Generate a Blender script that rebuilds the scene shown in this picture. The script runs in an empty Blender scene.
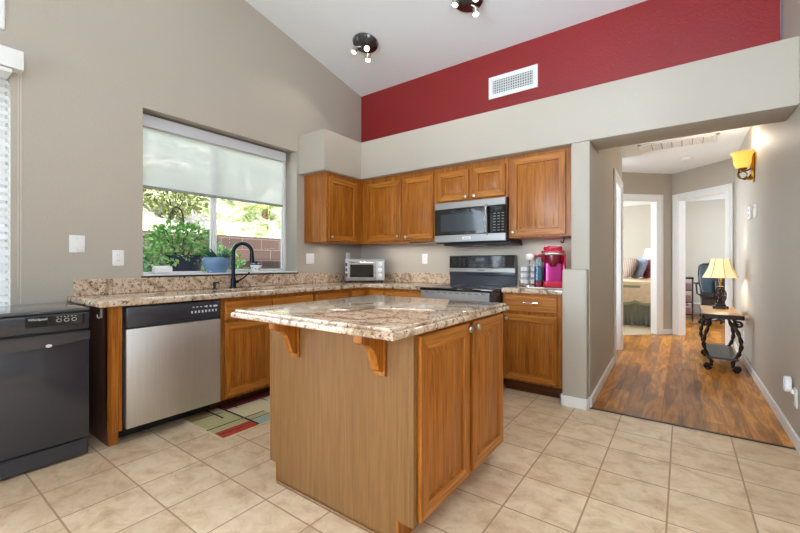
import bpy, bmesh, math, random
from mathutils import Matrix, Vector
R = math.radians
rnd = random.Random(7)
SC = bpy.context.scene
COL = SC.collection

# ---------------------------------------------------------------- camera, sky, sun, daylight, exposure
cam = bpy.data.objects.new('camera', bpy.data.cameras.new('camera'))
COL.objects.link(cam)
cam.location = (0, 0, 1.155)
cam.rotation_euler = (R(90), 0, R(36.07))
cam.data.sensor_width = 36
cam.data.lens = 17.424
cam.data.shift_y = -0.0044
cam.data.clip_start = 0.02
SC.camera = cam
SC.view_settings.view_transform = 'Standard'
SC.view_settings.look = 'None'
SC.view_settings.exposure = 0.19
SC.view_settings.gamma = 1.0
SC.view_settings.use_curve_mapping = False
SC.cycles.use_denoising = True
SC.cycles.max_bounces = 10
SC.cycles.diffuse_bounces = 5
SC.cycles.glossy_bounces = 5
SC.cycles.transparent_max_bounces = 16
SC.cycles.sample_clamp_indirect = 6
SC.cycles.caustics_reflective = False
SC.cycles.caustics_refractive = False

world = bpy.data.worlds.new('sky'); SC.world = world; world.use_nodes = True
wn = world.node_tree.nodes; wl = world.node_tree.links
sky = wn.new('ShaderNodeTexSky'); sky.sky_type = 'HOSEK_WILKIE'; sky.turbidity = 3.0
sky.sun_direction = Vector((0.55, -0.35, 0.75)).normalized()
wmix = wn.new('ShaderNodeMix'); wmix.data_type = 'RGBA'; wmix.inputs[0].default_value = .55; wmix.inputs[7].default_value = (.6, .66, .74, 1)
wl.new(sky.outputs[0], wmix.inputs[6]); wl.new(wmix.outputs[2], wn['Background'].inputs[0])
wn['Background'].inputs[1].default_value = 6.0

def lamp(kind, name, loc, power, col=(1, 1, 1), direction=None, size=None, size_y=None, spot=None, radius=None, spread=None):
    l = bpy.data.lights.new(name, kind); l.energy = power; l.color = col
    o = bpy.data.objects.new(name, l); COL.objects.link(o); o.location = loc
    if direction is not None:
        o.rotation_euler = Vector(direction).to_track_quat('-Z', 'Y').to_euler()
    if kind == 'AREA':
        l.shape = 'RECTANGLE'; l.size = size; l.size_y = size_y or size
        if spread: l.spread = R(spread)
    if kind == 'SPOT':
        l.spot_size = R(spot); l.spot_blend = 0.6
    if radius is not None:
        if kind == 'SUN': l.angle = radius
        else: l.shadow_soft_size = radius
    return o
DAY = (.81, .97, 1.14)
lamp('SUN', 'sun', (0, 0, 20), 9.0, (1, .985, .96), (-0.55, 0.35, -0.75), radius=R(0.6))
# daylight at the windows of the breakfast room and the great room behind the camera (unseen windows, aimed to even the light), and of the bedroom and office
lamp('AREA', 'daylight_patio_door', (-3.72, -0.5, 1.25), 125, DAY, (1, 0.15, -0.05), 1.9, 2.1)
lamp('AREA', 'daylight_rear_window', (-1.3, -3.3, 1.7), 92, DAY, (0.42, 1, 0.22), 2.4, 1.9, spread=100)
lamp('AREA', 'daylight_side_window', (3.4, -0.8, 1.8), 5, DAY, (-1, 0.3, 0.55), 2.6, 2.0)
lamp('AREA', 'bounce_fill', (1.9, -0.9, 1.9), 105, (.80, .97, 1.16), (-.15, .3, 1), .6, .6)  # added fill aimed up at the ceiling; no such lamp stands here
lamp('AREA', 'daylight_bedroom_window', (-2.9, 9.2, 1.6), 150, (.86, .98, 1.09), (1, -0.1, -0.1), 1.6, 1.4)
lamp('AREA', 'side_room_fill', (-1.17, 5.75, 1.3), 22, (.86, .97, 1.1), (1, 0, 0), 1.0, 1.8)  # fill added to light the hall from its left; no window here
lamp('AREA', 'daylight_office_window', (2.4, 9.4, 1.6), 135, (.86, .98, 1.09), (-1, -0.15, -0.1), 1.6, 1.4)

# ---------------------------------------------------------------- materials
def rgb(r, g, b):
    f = lambda c: ((c / 255 + 0.055) / 1.055) ** 2.4 if c > 10 else c / 255 / 12.92
    return (f(r), f(g), f(b), 1)
def new_mat(name):
    m = bpy.data.materials.new(name); m.use_nodes = True
    return m, m.node_tree.nodes, m.node_tree.links, m.node_tree.nodes['Principled BSDF']
def N(nodes, t, **kw):
    n = nodes.new(t)
    for k, v in kw.items(): setattr(n, k, v)
    return n
def coords(n, l, scale=(1, 1, 1), kind='Object', rand=0.0, rot=(0, 0, 0), loc=(0, 0, 0)):
    mp = n.new('ShaderNodeMapping'); mp.inputs['Scale'].default_value = scale
    mp.inputs['Rotation'].default_value = rot; mp.inputs['Location'].default_value = loc
    if kind == 'World':
        g = n.new('ShaderNodeNewGeometry'); src = g.outputs['Position']
    else:
        tc = n.new('ShaderNodeTexCoord'); src = tc.outputs[kind]
    if rand:
        oi = n.new('ShaderNodeObjectInfo'); mu = N(n, 'ShaderNodeMath', operation='MULTIPLY'); mu.inputs[1].default_value = rand
        l.new(oi.outputs['Random'], mu.inputs[0])
        ad = N(n, 'ShaderNodeVectorMath', operation='ADD'); l.new(src, ad.inputs[0]); l.new(mu.outputs[0], ad.inputs[1]); src = ad.outputs[0]
    l.new(src, mp.inputs['Vector'])
    return mp.outputs[0]
def noise(n, l, vec, scale, detail=4, rough=.5, dist=0):
    t = n.new('ShaderNodeTexNoise'); l.new(vec, t.inputs['Vector'])
    t.inputs['Scale'].default_value = scale; t.inputs['Detail'].default_value = detail
    t.inputs['Roughness'].default_value = rough; t.inputs['Distortion'].default_value = dist
    return t.outputs['Fac']
def ramp(n, l, fac, stops):
    r = n.new('ShaderNodeValToRGB'); l.new(fac, r.inputs[0])
    while len(r.color_ramp.elements) < len(stops): r.color_ramp.elements.new(0.5)
    for e, (p, c) in zip(r.color_ramp.elements, stops): e.position = p; e.color = c
    return r.outputs[0]
def mix(n, l, fac, a, b, mode='MIX'):
    m = N(n, 'ShaderNodeMix', data_type='RGBA', blend_type=mode)
    if isinstance(fac, float): m.inputs[0].default_value = fac
    else: l.new(fac, m.inputs[0])
    for s, v in ((6, a), (7, b)):
        if isinstance(v, tuple): m.inputs[s].default_value = v
        else: l.new(v, m.inputs[s])
    return m.outputs[2]
def bump(n, l, b, h, strength=.1, dist=.01):
    x = n.new('ShaderNodeBump'); x.inputs['Strength'].default_value = strength; x.inputs['Distance'].default_value = dist
    l.new(h, x.inputs['Height']); l.new(x.outputs[0], b.inputs['Normal'])
def plain(name, c, rough=.5, metal=0.0, coat=0.0, emit=None, es=0.0, var=0.06, vs=6.0):
    m, n, l, b = new_mat(name)
    v = coords(n, l)
    f = noise(n, l, v, vs, 3)
    k = lambda s: (min(1, c[0] * s), min(1, c[1] * s), min(1, c[2] * s), 1)
    l.new(ramp(n, l, f, [(.25, k(1 - var)), (.75, k(1 + var))]), b.inputs['Base Color'])
    b.inputs['Roughness'].default_value = rough; b.inputs['Metallic'].default_value = metal
    if coat: b.inputs['Coat Weight'].default_value = coat; b.inputs['Coat Roughness'].default_value = .05
    if emit: b.inputs['Emission Color'].default_value = emit; b.inputs['Emission Strength'].default_value = es
    return m
def paint(name, c, rough=.55, texture=.12, scale=60):
    m, n, l, b = new_mat(name)
    v = coords(n, l, kind='World')
    f = noise(n, l, v, scale, 5, .6)
    big = noise(n, l, v, 1.2, 2)
    l.new(ramp(n, l, big, [(.2, tuple(x * .97 for x in c[:3]) + (1,)), (.8, tuple(min(1, x * 1.03) for x in c[:3]) + (1,))]), b.inputs['Base Color'])
    b.inputs['Roughness'].default_value = rough
    fb = ramp(n, l, f, [(.42, (0, 0, 0, 1)), (.62, (1, 1, 1, 1))])
    bump(n, l, b, fb, texture, .004)
    return m
def oak(name, axis='z', dark=(150, 86, 24), mid=(184, 114, 38), light=(202, 136, 58), rough=.4, sc=1.0, pore=.42):
    m, n, l, b = new_mat(name)
    s = {'z': (34, 34, 1.3), 'x': (1.3, 34, 34), 'y': (34, 1.3, 34)}[axis]
    s2 = {'z': (150, 150, 5), 'x': (5, 150, 150), 'y': (150, 5, 150)}[axis]
    v = coords(n, l, tuple(a * sc for a in s), rand=3.7)
    f = noise(n, l, v, 1.0, 5, .55, 1.1)
    c1 = ramp(n, l, f, [(.28, rgb(*dark)), (.5, rgb(*mid)), (.72, rgb(*light))])
    v2 = coords(n, l, s2, rand=1.9)
    f2 = noise(n, l, v2, 1.0, 3, .5)
    c2 = ramp(n, l, f2, [(.36, rgb(int(dark[0] * .7), int(dark[1] * .68), int(dark[2] * .65))), (.52, (1, 1, 1, 1))])
    l.new(mix(n, l, pore, c1, c2, 'MULTIPLY'), b.inputs['Base Color'])
    b.inputs['Roughness'].default_value = rough
    b.inputs['Specular IOR Level'].default_value = .38; b.inputs['Coat Weight'].default_value = .06; b.inputs['Coat Roughness'].default_value = .18
    bump(n, l, b, f2, .06, .002)
    return m
def granite(name):
    m, n, l, b = new_mat(name)
    v = coords(n, l, kind='World')
    big = noise(n, l, v, 5.5, 6, .65, 1.8)
    base = ramp(n, l, big, [(.3, rgb(124, 94, 74)), (.42, rgb(176, 146, 118)), (.55, rgb(218, 196, 172)), (.68, rgb(190, 160, 130)), (.8, rgb(138, 106, 84))])
    med = noise(n, l, v, 38, 5, .7)
    spots = ramp(n, l, med, [(.38, (1, 1, 1, 1)), (.46, (0, 0, 0, 1))])
    c = mix(n, l, spots, base, rgb(112, 82, 64))
    fine = noise(n, l, v, 95, 3, .6)
    sp2 = ramp(n, l, fine, [(.6, (0, 0, 0, 1)), (.66, (1, 1, 1, 1))])
    c = mix(n, l, sp2, c, rgb(222, 202, 176))
    sp3 = ramp(n, l, noise(n, l, v, 70, 2, .5), [(.32, (1, 1, 1, 1)), (.36, (0, 0, 0, 1))])
    c = mix(n, l, sp3, c, rgb(52, 38, 32))
    l.new(c, b.inputs['Base Color'])
    b.inputs['Roughness'].default_value = .08
    b.inputs['Specular IOR Level'].default_value = .85
    return m
def tile_floor(name):
    m, n, l, b = new_mat(name)
    v = coords(n, l, kind='World', loc=(.055, -.825, 0))
    br = n.new('ShaderNodeTexBrick'); br.offset = 0; br.squash = 1
    l.new(v, br.inputs['Vector'])
    for k, x in (('Scale', 1), ('Mortar Size', .0042), ('Mortar Smooth', .15), ('Bias', 0), ('Brick Width', .317), ('Row Height', .317)):
        br.inputs[k].default_value = x
    br.inputs['Color1'].default_value = rgb(230, 212, 184); br.inputs['Color2'].default_value = rgb(218, 197, 168)
    br.inputs['Mortar'].default_value = rgb(150, 118, 88)
    big = noise(n, l, coords(n, l, (1, 1.25, 1), kind='World'), 7, 7, .68, .5)
    vein = ramp(n, l, big, [(.3, rgb(206, 178, 156)), (.46, rgb(240, 224, 208)), (.6, rgb(255, 248, 240)), (.75, rgb(226, 204, 184))])
    c = mix(n, l, .85, br.outputs['Color'], vein, 'MULTIPLY')
    sp = ramp(n, l, noise(n, l, coords(n, l, kind='World'), 24, 4, .7), [(.33, (1, 1, 1, 1)), (.38, (0, 0, 0, 1))])
    sp.node.color_ramp.elements[0].color = (.45, .45, .45, 1)
    c = mix(n, l, sp, c, rgb(170, 136, 112))
    c = mix(n, l, br.outputs['Fac'], c, rgb(168, 134, 102))
    l.new(c, b.inputs['Base Color'])
    b.inputs['Roughness'].default_value = .38
    inv = N(n, 'ShaderNodeMath', operation='SUBTRACT'); inv.inputs[0].default_value = 1; l.new(br.outputs['Fac'], inv.inputs[1])
    bump(n, l, b, inv.outputs[0], .35, .003)
    return m
def plank_floor(name):
    m, n, l, b = new_mat(name)
    v = coords(n, l, kind='World', rot=(0, 0, R(90)))
    br = n.new('ShaderNodeTexBrick'); br.offset = .37; br.squash = 1
    l.new(v, br.inputs['Vector'])
    for k, x in (('Scale', 1), ('Mortar Size', .0012), ('Mortar Smooth', .1), ('Bias', 0), ('Brick Width', 1.2), ('Row Height', .125)):
        br.inputs[k].default_value = x
    br.inputs['Color1'].default_value = rgb(226, 170, 86); br.inputs['Color2'].default_value = rgb(168, 116, 48)
    br.inputs['Mortar'].default_value = rgb(60, 32, 12)
    g = noise(n, l, coords(n, l, (11, 1.3, 1), kind='World'), 1.3, 7, .62, 1.3)
    c2 = ramp(n, l, g, [(.3, rgb(92, 58, 26)), (.46, rgb(186, 144, 90)), (.6, rgb(255, 226, 156)), (.74, rgb(140, 96, 48))])
    l.new(mix(n, l, .8, br.outputs['Color'], c2, 'MULTIPLY'), b.inputs['Base Color'])
    b.inputs['Roughness'].default_value = .34; b.inputs['Specular IOR Level'].default_value = .35
    bump(n, l, b, br.outputs['Fac'], .1, .001)
    return m
def brushed(name, c=(205, 203, 198), rough=.3, axis='z'):
    m, n, l, b = new_mat(name)
    s = {'z': (3, 300, 3), 'x': (3, 300, 300), 'y': (300, 3, 300)}[axis]
    f = noise(n, l, coords(n, l, s), 1, 3)
    l.new(ramp(n, l, f, [(.3, rgb(*[int(x * .95) for x in c])), (.7, rgb(*c))]), b.inputs['Base Color'])
    b.inputs['Metallic'].default_value = 1; b.inputs['Roughness'].default_value = rough
    return m
def glass(name, tint=(1, 1, 1, 1), spec=.1):
    m = bpy.data.materials.new(name); m.use_nodes = True; n = m.node_tree.nodes; l = m.node_tree.links
    n.remove(n['Principled BSDF'])
    t = n.new('ShaderNodeBsdfTransparent'); t.inputs[0].default_value = tint
    g = n.new('ShaderNodeBsdfGlossy'); g.inputs['Roughness'].default_value = .02
    x = n.new('ShaderNodeMixShader'); fr = n.new('ShaderNodeFresnel'); fr.inputs[0].default_value = 1.3
    l.new(fr.outputs[0], x.inputs[0]); l.new(t.outputs[0], x.inputs[1]); l.new(g.outputs[0], x.inputs[2])
    l.new(x.outputs[0], n['Material Output'].inputs[0])
    return m
def sheer(name, c, through, trans=.6):
    m = bpy.data.materials.new(name); m.use_nodes = True; n = m.node_tree.nodes; l = m.node_tree.links
    n.remove(n['Principled BSDF'])
    d = n.new('ShaderNodeBsdfDiffuse'); d.inputs[0].default_value = c
    tl = n.new('ShaderNodeBsdfTranslucent'); tl.inputs[0].default_value = c
    tp = n.new('ShaderNodeBsdfTransparent')
    a = n.new('ShaderNodeMixShader'); a.inputs[0].default_value = trans
    l.new(d.outputs[0], a.inputs[1]); l.new(tl.outputs[0], a.inputs[2])
    x = n.new('ShaderNodeMixShader'); x.inputs[0].default_value = through
    l.new(a.outputs[0], x.inputs[1]); l.new(tp.outputs[0], x.inputs[2])
    l.new(x.outputs[0], n['Material Output'].inputs[0])
    return m
def leafy(name, a, b_, c):
    m, n, l, b = new_mat(name)
    f = noise(n, l, coords(n, l), 9, 3)
    l.new(ramp(n, l, f, [(.3, rgb(*a)), (.5, rgb(*b_)), (.7, rgb(*c))]), b.inputs['Base Color'])
    b.inputs['Roughness'].default_value = .5
    return m
def glow(name, c, s, base=None):
    return plain(name, base or c, .5, emit=c, es=s)
def shade_mat(name, c, s):
    # lit fabric lampshade: one even glow all over
    return glow(name, c, s, base=c)

M = {}
M['wall'] = paint('tan_wall_paint', rgb(183, 174, 160))
M['red'] = paint('red_wall_paint', rgb(142, 28, 30), .38, .25, 70)
M['ceil'] = paint('white_ceiling_paint', rgb(238, 242, 244), .7, .1, 50)
M['trim'] = plain('white_trim_paint', rgb(236, 236, 234), .35, var=.01)
M['tile'] = tile_floor('beige_stone_tile')
M['plank'] = plank_floor('acacia_planks')
M['carpet'] = plain('beige_carpet', rgb(188, 168, 140), .95, var=.12, vs=80)
M['oak'] = oak('honey_oak_upright', 'z', (134, 72, 14), (168, 98, 24), (186, 119, 40))
M['oak_x'] = oak('honey_oak_along_wall', 'x')
M['oak_y'] = oak('honey_oak_along_side', 'y')
M['panel'] = oak('pale_oak_veneer', 'z', (122, 84, 44), (132, 92, 49), (141, 101, 57), .4, 1.3, pore=.16)
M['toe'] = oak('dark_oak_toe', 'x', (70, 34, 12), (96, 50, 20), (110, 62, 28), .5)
M['enddark'] = oak('dark_stained_end', 'z', (110, 72, 58), (126, 84, 68), (140, 98, 80), .5)
M['granite'] = granite('brown_granite')
M['steel'] = brushed('brushed_steel')
M['steel_x'] = brushed('brushed_steel_along', (172, 171, 168), .36, 'x')
M['chrome'] = plain('chrome', rgb(225, 225, 225), .15, 1.0, var=.02)
M['nickel'] = plain('satin_nickel', rgb(205, 200, 190), .3, 1.0, var=.02)
M['black'] = plain('black_enamel', rgb(48, 51, 60), .22, 0, coat=.4)
M['blackglass'] = plain('black_glass', rgb(7, 8, 10), .04, 0, coat=.6, var=.02)
M['blackmat'] = plain('black_plastic', rgb(24, 24, 26), .45)
M['greyplastic'] = plain('grey_plastic', rgb(150, 150, 150), .45)
M['white'] = plain('white_plastic', rgb(240, 240, 238), .35, var=.01)
M['print'] = plain('light_grey_print', rgb(205, 208, 212), .5, var=.01)
M['slot'] = plain('dark_slot', rgb(40, 38, 36), .6)
M['iron'] = plain('dark_bronze_iron', rgb(46, 32, 24), .4, .6)
M['darkwood'] = plain('dark_wood', rgb(46, 26, 18), .35, var=.2)
M['faucet'] = plain('oil_dark_blue_metal', rgb(24, 32, 48), .25, .7)
M['glass'] = glass('window_glass')
M['sheer'] = sheer('white_sunscreen_fabric', rgb(246, 248, 252), .32, .88)
M['slat'] = sheer('white_blind_slat', rgb(240, 240, 240), 0.0, .2)
M['red_plastic'] = plain('magenta_red_plastic', rgb(196, 14, 58), .2, 0, coat=.5)
M['magenta'] = plain('metallic_magenta', rgb(196, 30, 130), .25, .3, coat=.3)
M['darkred'] = plain('dark_red_plastic', rgb(120, 8, 34), .25)
M['smoke'] = glass('smoky_clear_plastic', (.72, .82, .88, 1))
M['shade'] = shade_mat('cream_lit_lampshade', rgb(250, 222, 168), .5)
M['amber'] = shade_mat('amber_lit_glass', rgb(246, 190, 84), .85)
M['bulb'] = glow('lit_bulb', rgb(255, 246, 224), 14)
M['bronze'] = plain('aged_bronze', rgb(120, 84, 34), .35, .9)
M['gold'] = plain('gold_bracket', rgb(176, 128, 36), .35, .9)

# ---------------------------------------------------------------- mesh building
class MB:
    def __init__(s): s.bm = bmesh.new(); s.mi = 0
    def _add(s, t, M_=None, keep=False):
        for f in t.faces:
            if not keep: f.material_index = s.mi
        if M_ is not None: bmesh.ops.transform(t, matrix=M_, verts=t.verts)
        me = bpy.data.meshes.new('tmp'); t.to_mesh(me); t.free()
        s.bm.from_mesh(me); bpy.data.meshes.remove(me)
        return s
    def box(s, x0, x1, y0, y1, z0, z1, bev=0, M_=None, seg=1):
        t = bmesh.new(); bmesh.ops.create_cube(t, size=1)
        for v in t.verts:
            v.co = Vector(((x0 + x1) / 2 + v.co.x * (x1 - x0), (y0 + y1) / 2 + v.co.y * (y1 - y0), (z0 + z1) / 2 + v.co.z * (z1 - z0)))
        if bev: bmesh.ops.bevel(t, geom=t.edges[:], offset=bev, segments=seg, affect='EDGES', profile=.5)
        return s._add(t, M_)
    def lathe(s, prof, c=(0, 0, 0), seg=24, M_=None, cap=True):
        t = bmesh.new(); rings = []
        for r, z in prof:
            rings.append([t.verts.new((c[0] + r * math.cos(2 * math.pi * i / seg), c[1] + r * math.sin(2 * math.pi * i / seg), c[2] + z)) for i in range(seg)])
        for a, b in zip(rings, rings[1:]):
            for i in range(seg): t.faces.new((a[i], a[(i + 1) % seg], b[(i + 1) % seg], b[i]))
        if cap:
            t.faces.new(rings[0][::-1]); t.faces.new(rings[-1])
        bmesh.ops.recalc_face_normals(t, faces=t.faces)
        return s._add(t, M_)
    def cyl(s, p0, p1, r0, r1=None, seg=16, M_=None):
        p0, p1 = Vector(p0), Vector(p1); d = p1 - p0
        T = Matrix.Translation(p0) @ d.to_track_quat('Z', 'Y').to_matrix().to_4x4()
        if M_ is not None: T = M_ @ T
        return s.lathe([(r0, 0), (r0 if r1 is None else r1, d.length)], seg=seg, M_=T)
    def tube(s, pts, r, seg=8, M_=None, closed=False):
        pts = [Vector(p) for p in pts]; t = bmesh.new(); rings = []; n = len(pts); up = None
        for i, p in enumerate(pts):
            a = pts[(i - 1) % n] if closed else pts[max(i - 1, 0)]; b = pts[(i + 1) % n] if closed else pts[min(i + 1, n - 1)]
            d = (b - a).normalized()
            if up is None:
                up = d.orthogonal().normalized()
            up = (up - d * up.dot(d)).normalized() if (up - d * up.dot(d)).length > 1e-6 else d.orthogonal().normalized()
            w = d.cross(up); rr = r[i] if isinstance(r, (list, tuple)) else r
            rings.append([t.verts.new(p + (up * math.cos(2 * math.pi * k / seg) + w * math.sin(2 * math.pi * k / seg)) * rr) for k in range(seg)])
        for a, b in zip(rings, rings[1:] + ([rings[0]] if closed else [])):
            for i in range(seg): t.faces.new((a[i], a[(i + 1) % seg], b[(i + 1) % seg], b[i]))
        if not closed: t.faces.new(rings[0][::-1]); t.faces.new(rings[-1])
        bmesh.ops.recalc_face_normals(t, faces=t.faces)
        return s._add(t, M_)
    def prism(s, poly, z0, z1, M_=None, bev=0):
        t = bmesh.new()
        a = [t.verts.new((x, y, z0)) for x, y in poly]; b = [t.verts.new((x, y, z1)) for x, y in poly]
        t.faces.new(a[::-1]); t.faces.new(b); n = len(poly)
        for i in range(n): t.faces.new((a[i], a[(i + 1) % n], b[(i + 1) % n], b[i]))
        bmesh.ops.recalc_face_normals(t, faces=t.faces)
        if bev: bmesh.ops.bevel(t, geom=t.edges[:], offset=bev, segments=2, affect='EDGES', profile=.5)
        return s._add(t, M_)
    def slab(s, xs, ys, keep, z0, z1, bev=.006, seg=2):
        t = bmesh.new(); V = {}
        def v(i, j):
            if (i, j) not in V: V[(i, j)] = t.verts.new((xs[i], ys[j], z1))
            return V[(i, j)]
        fs = [t.faces.new((v(i, j), v(i + 1, j), v(i + 1, j + 1), v(i, j + 1))) for i in range(len(xs) - 1) for j in range(len(ys) - 1) if keep(i, j)]
        ex = bmesh.ops.extrude_face_region(t, geom=fs, use_keep_orig=True)
        for e in ex['geom']:
            if isinstance(e, bmesh.types.BMVert): e.co.z = z0
        bmesh.ops.recalc_face_normals(t, faces=t.faces)
        if bev:
            es = [e for e in t.edges if len(e.link_faces) == 2 and e.calc_face_angle() > 1.2 and abs(e.verts[0].co.z - e.verts[1].co.z) < 1e-5]
            bmesh.ops.bevel(t, geom=es, offset=bev, segments=seg, affect='EDGES', profile=.5)
        return s._add(t)
    def door(s, M_, u0, u1, v0, v1, t=.021, rail=.056, raised=True):
        b = bmesh.new()
        if raised: L = [(0, 0), (0, t - .004), (.004, t), (rail, t), (rail + .004, t - .012), (rail + .011, t - .012), (rail + .040, t - .002)]
        else: L = [(0, 0), (0, t - .008), (.010, t)]
        rings = []
        for i, n in L:
            rings.append([b.verts.new(c) for c in ((u0 + i, v0 + i, n), (u1 - i, v0 + i, n), (u1 - i, v1 - i, n), (u0 + i, v1 - i, n))])
        for i_, (p, q) in enumerate(zip(rings, rings[1:])):
            for k in range(4):
                f = b.faces.new((p[k], p[(k + 1) % 4], q[(k + 1) % 4], q[k]))
                if raised and k in (0, 2) and i_ in (1, 2): f.material_index = 1
        b.faces.new(rings[-1]); b.faces.new(rings[0][::-1])
        bmesh.ops.recalc_face_normals(b, faces=b.faces)
        return s._add(b, M_, keep=raised)
    def quad(s, *pts):
        t = bmesh.new(); t.faces.new([t.verts.new(p) for p in pts]); return s._add(t)

ORG = {}
def build(name, mb, mat, parent=None, kind=None, label=None, cat=None, group=None, smooth=True, angle=35):
    me = bpy.data.meshes.new(name); mb.bm.to_mesh(me); mb.bm.free()
    o = bpy.data.objects.new(name, me); COL.objects.link(o)
    for m in (mat if isinstance(mat, (list, tuple)) else [mat]): me.materials.append(M[m] if isinstance(m, str) else m)
    if parent is not None:
        o.parent = parent; off = ORG[parent.name]
        ORG[o.name] = off
        if off.length: me.transform(Matrix.Translation(-off))
    else:
        xs = [v.co for v in me.vertices]
        if kind == 'structure': off = Vector((0, 0, 0))
        else: off = Vector(((min(v.x for v in xs) + max(v.x for v in xs)) / 2, (min(v.y for v in xs) + max(v.y for v in xs)) / 2, min(v.z for v in xs)))
        me.transform(Matrix.Translation(-off)); o.location = off; ORG[o.name] = off
    if smooth:
        me.shade_smooth(); me.set_sharp_from_angle(angle=R(angle))
    if kind: o['kind'] = kind
    if label: o['label'] = label
    if cat: o['category'] = cat
    if group: o['group'] = group
    return o
def thing(name, label, cat, loc, group=None, rotz=0.0, local=False):
    o = bpy.data.objects.new(name, None); COL.objects.link(o); o.empty_display_size = .1
    o.location = loc; o.rotation_euler = (0, 0, rotz); o['label'] = label; o['category'] = cat
    if group: o['group'] = group
    ORG[o.name] = Vector((0, 0, 0)) if (local or rotz) else Vector(loc)
    return o
def struct(name, mb, mat, **k): return build(name, mb, mat, kind='structure', **k)
def copy_tree(o, parent=None, **props):
    c = o.copy(); COL.objects.link(c)
    if parent is not None: c.parent = parent
    for k, v in props.items(): c[k] = v
    ORG[c.name] = ORG.get(o.name, Vector((0, 0, 0)))
    for ch in list(o.children): copy_tree(ch, c)
    return c
def FX(x): return Matrix(((0, 0, 1, x), (1, 0, 0, 0), (0, 1, 0, 0), (0, 0, 0, 1)))        # faces +X: (u,v,n) -> (x+n, u, v)
def FY(y): return Matrix(((1, 0, 0, 0), (0, 0, -1, y), (0, 1, 0, 0), (0, 0, 0, 1)))       # faces -Y: (u,v,n) -> (u, y-n, v)
def FXN(x): return Matrix(((0, 0, -1, x), (-1, 0, 0, 0), (0, 1, 0, 0), (0, 0, 0, 1)))     # faces -X: (u,v,n) -> (x-n, -u, v)
def text_mesh(body, size, M_, mat, parent, name, extrude=.0004):
    cu = bpy.data.curves.new('lettering', 'FONT'); cu.body = body; cu.size = size; cu.extrude = extrude
    cu.align_x = 'CENTER'; cu.align_y = 'CENTER'
    t = bpy.data.objects.new('lettering', cu); COL.objects.link(t)
    bpy.context.view_layer.update()
    me = bpy.data.meshes.new_from_object(t.evaluated_get(bpy.context.evaluated_depsgraph_get()))
    bpy.data.objects.remove(t)
    mb = MB(); mb.bm.from_mesh(me); bpy.data.meshes.remove(me)
    bmesh.ops.transform(mb.bm, matrix=M_, verts=mb.bm.verts)
    for f in mb.bm.faces: f.material_index = 0
    return build(name, mb, mat, parent, smooth=False)
def arc(c, r, a0, a1, n, f):
    return [f(c[0] + r * math.cos(R(a0 + (a1 - a0) * i / n)), c[1] + r * math.sin(R(a0 + (a1 - a0) * i / n))) for i in range(n + 1)]

# ================================================================ SETTING
XL, YB = -3.44, 3.85
ZC0, SL = 3.36, 0.2086                       # vaulted ceiling: height at the back wall and its rise towards the room
CZ = lambda y: ZC0 + (YB - y) * SL
# floors
m = MB(); m.box(XL - .05, 3.6, -3.5, 3.385, -.05, 0); m.box(XL - .05, -.66, 3.385, 4.0, -.05, 0); struct('floor', m, 'tile')
m = MB(); m.prism([(-.62, 3.385), (.62, 3.385), (.62, 6.9), (2.6, 6.9), (2.6, 11.5), (-.2, 11.5), (-.2, 7.64), (-1.2, 6.64), (-1.2, 5.0), (-.66, 5.0)], -.05, 0)
struct('floor_hall', m, 'plank')
m = MB(); m.prism([(-.2, 7.64), (-.2, 11.5), (-3.2, 11.5), (-3.2, 6.3), (-1.55, 6.3)], -.05, .004); struct('floor_bedroom', m, 'carpet')
# left wall with the patio door, a window above it and the kitchen window
m = MB(); w0, w1 = XL - .24, XL
def lw(y0, y1, z0, z1): m.box(w0, w1, y0, y1, z0, z1)
lw(-3.5, -1.5, 0, 5); lw(-1.5, .53, 2.36, 2.615); lw(-1.5, .505, 3.6, 5); lw(.505, .53, 2.615, 5); lw(.53, 1.275, 0, 5)
lw(1.275, 2.785, 0, 1.04); lw(1.275, 2.785, 2.385, 5); lw(2.785, 4.0, 0, 5)
struct('wall_left', m, 'wall', smooth=False)
# back wall, tan below and red above the ledge
m = MB(); m.box(XL, -.66, YB, YB + .12, 0, 2.3); struct('wall_back', m, 'wall', smooth=False)
m = MB(); m.box(XL, .57, YB, YB + .12, 2.3, 3.5); struct('wall_back_red', m, 'red', smooth=False)
# soffit over the cabinets with the hall header, its ledge and the corner box
m = MB(); m.slab([XL, -3.03, -.595, .585], [2.81, 3.39, 3.735, YB], lambda i, j: not (j == 0 and i > 0) and not (i == 2 and j == 2), 2.134, 2.565, .012)
struct('wall_soffit', m, 'wall', smooth=True)
m = MB(); m.prism([(-.735, 3.39), (-.5955, 3.39), (-.5955, 3.44), (-.625, 3.44), (-.625, YB + .12), (-.735, YB + .12)], 1.0, 2.134, bev=.008); struct('wall_stub', m, 'wall')
m = MB(); m.prism([(-.79, 3.32), (-.603, 3.32), (-.603, 3.43), (-.64, 3.43), (-.64, YB), (-.79, YB)], 0, 1.107, bev=.016); struct('wall_pony', m, 'wall')
# hall: side walls, angled end walls with the two doorways
Mh = Matrix.Translation((-.595, 3.40, 0)) @ Matrix.Rotation(math.atan2(.07, 2.67), 4, 'Z')
m = MB(); m.box(-.12, 0, 0, .34, 0, 2.13, M_=Mh); m.box(-.12, 0, .34, 1.70, 0, 2.62, M_=Mh); m.box(-.12, 0, 1.70, 2.50, 2.16, 2.62, M_=Mh); m.box(-.12, 0, 2.50, 2.67, 0, 2.62, M_=Mh)
struct('wall_hall_left', m, 'wall', smooth=False)
m = MB(); m.box(.585, .70, 1.9, 7.02, 0, 5); struct('wall_right', m, 'wall', smooth=False)
q = math.sqrt(.5); CX, CY = -.13, 7.70
W1 = Matrix(((-q, -q, 0, CX), (-q, q, 0, CY), (0, 0, 1, 0), (0, 0, 0, 1)))     # local x runs from the corner to the left, y away from the hall
W2 = Matrix(((q, q, 0, CX), (-q, q, 0, CY), (0, 0, 1, 0), (0, 0, 0, 1)))
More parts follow.
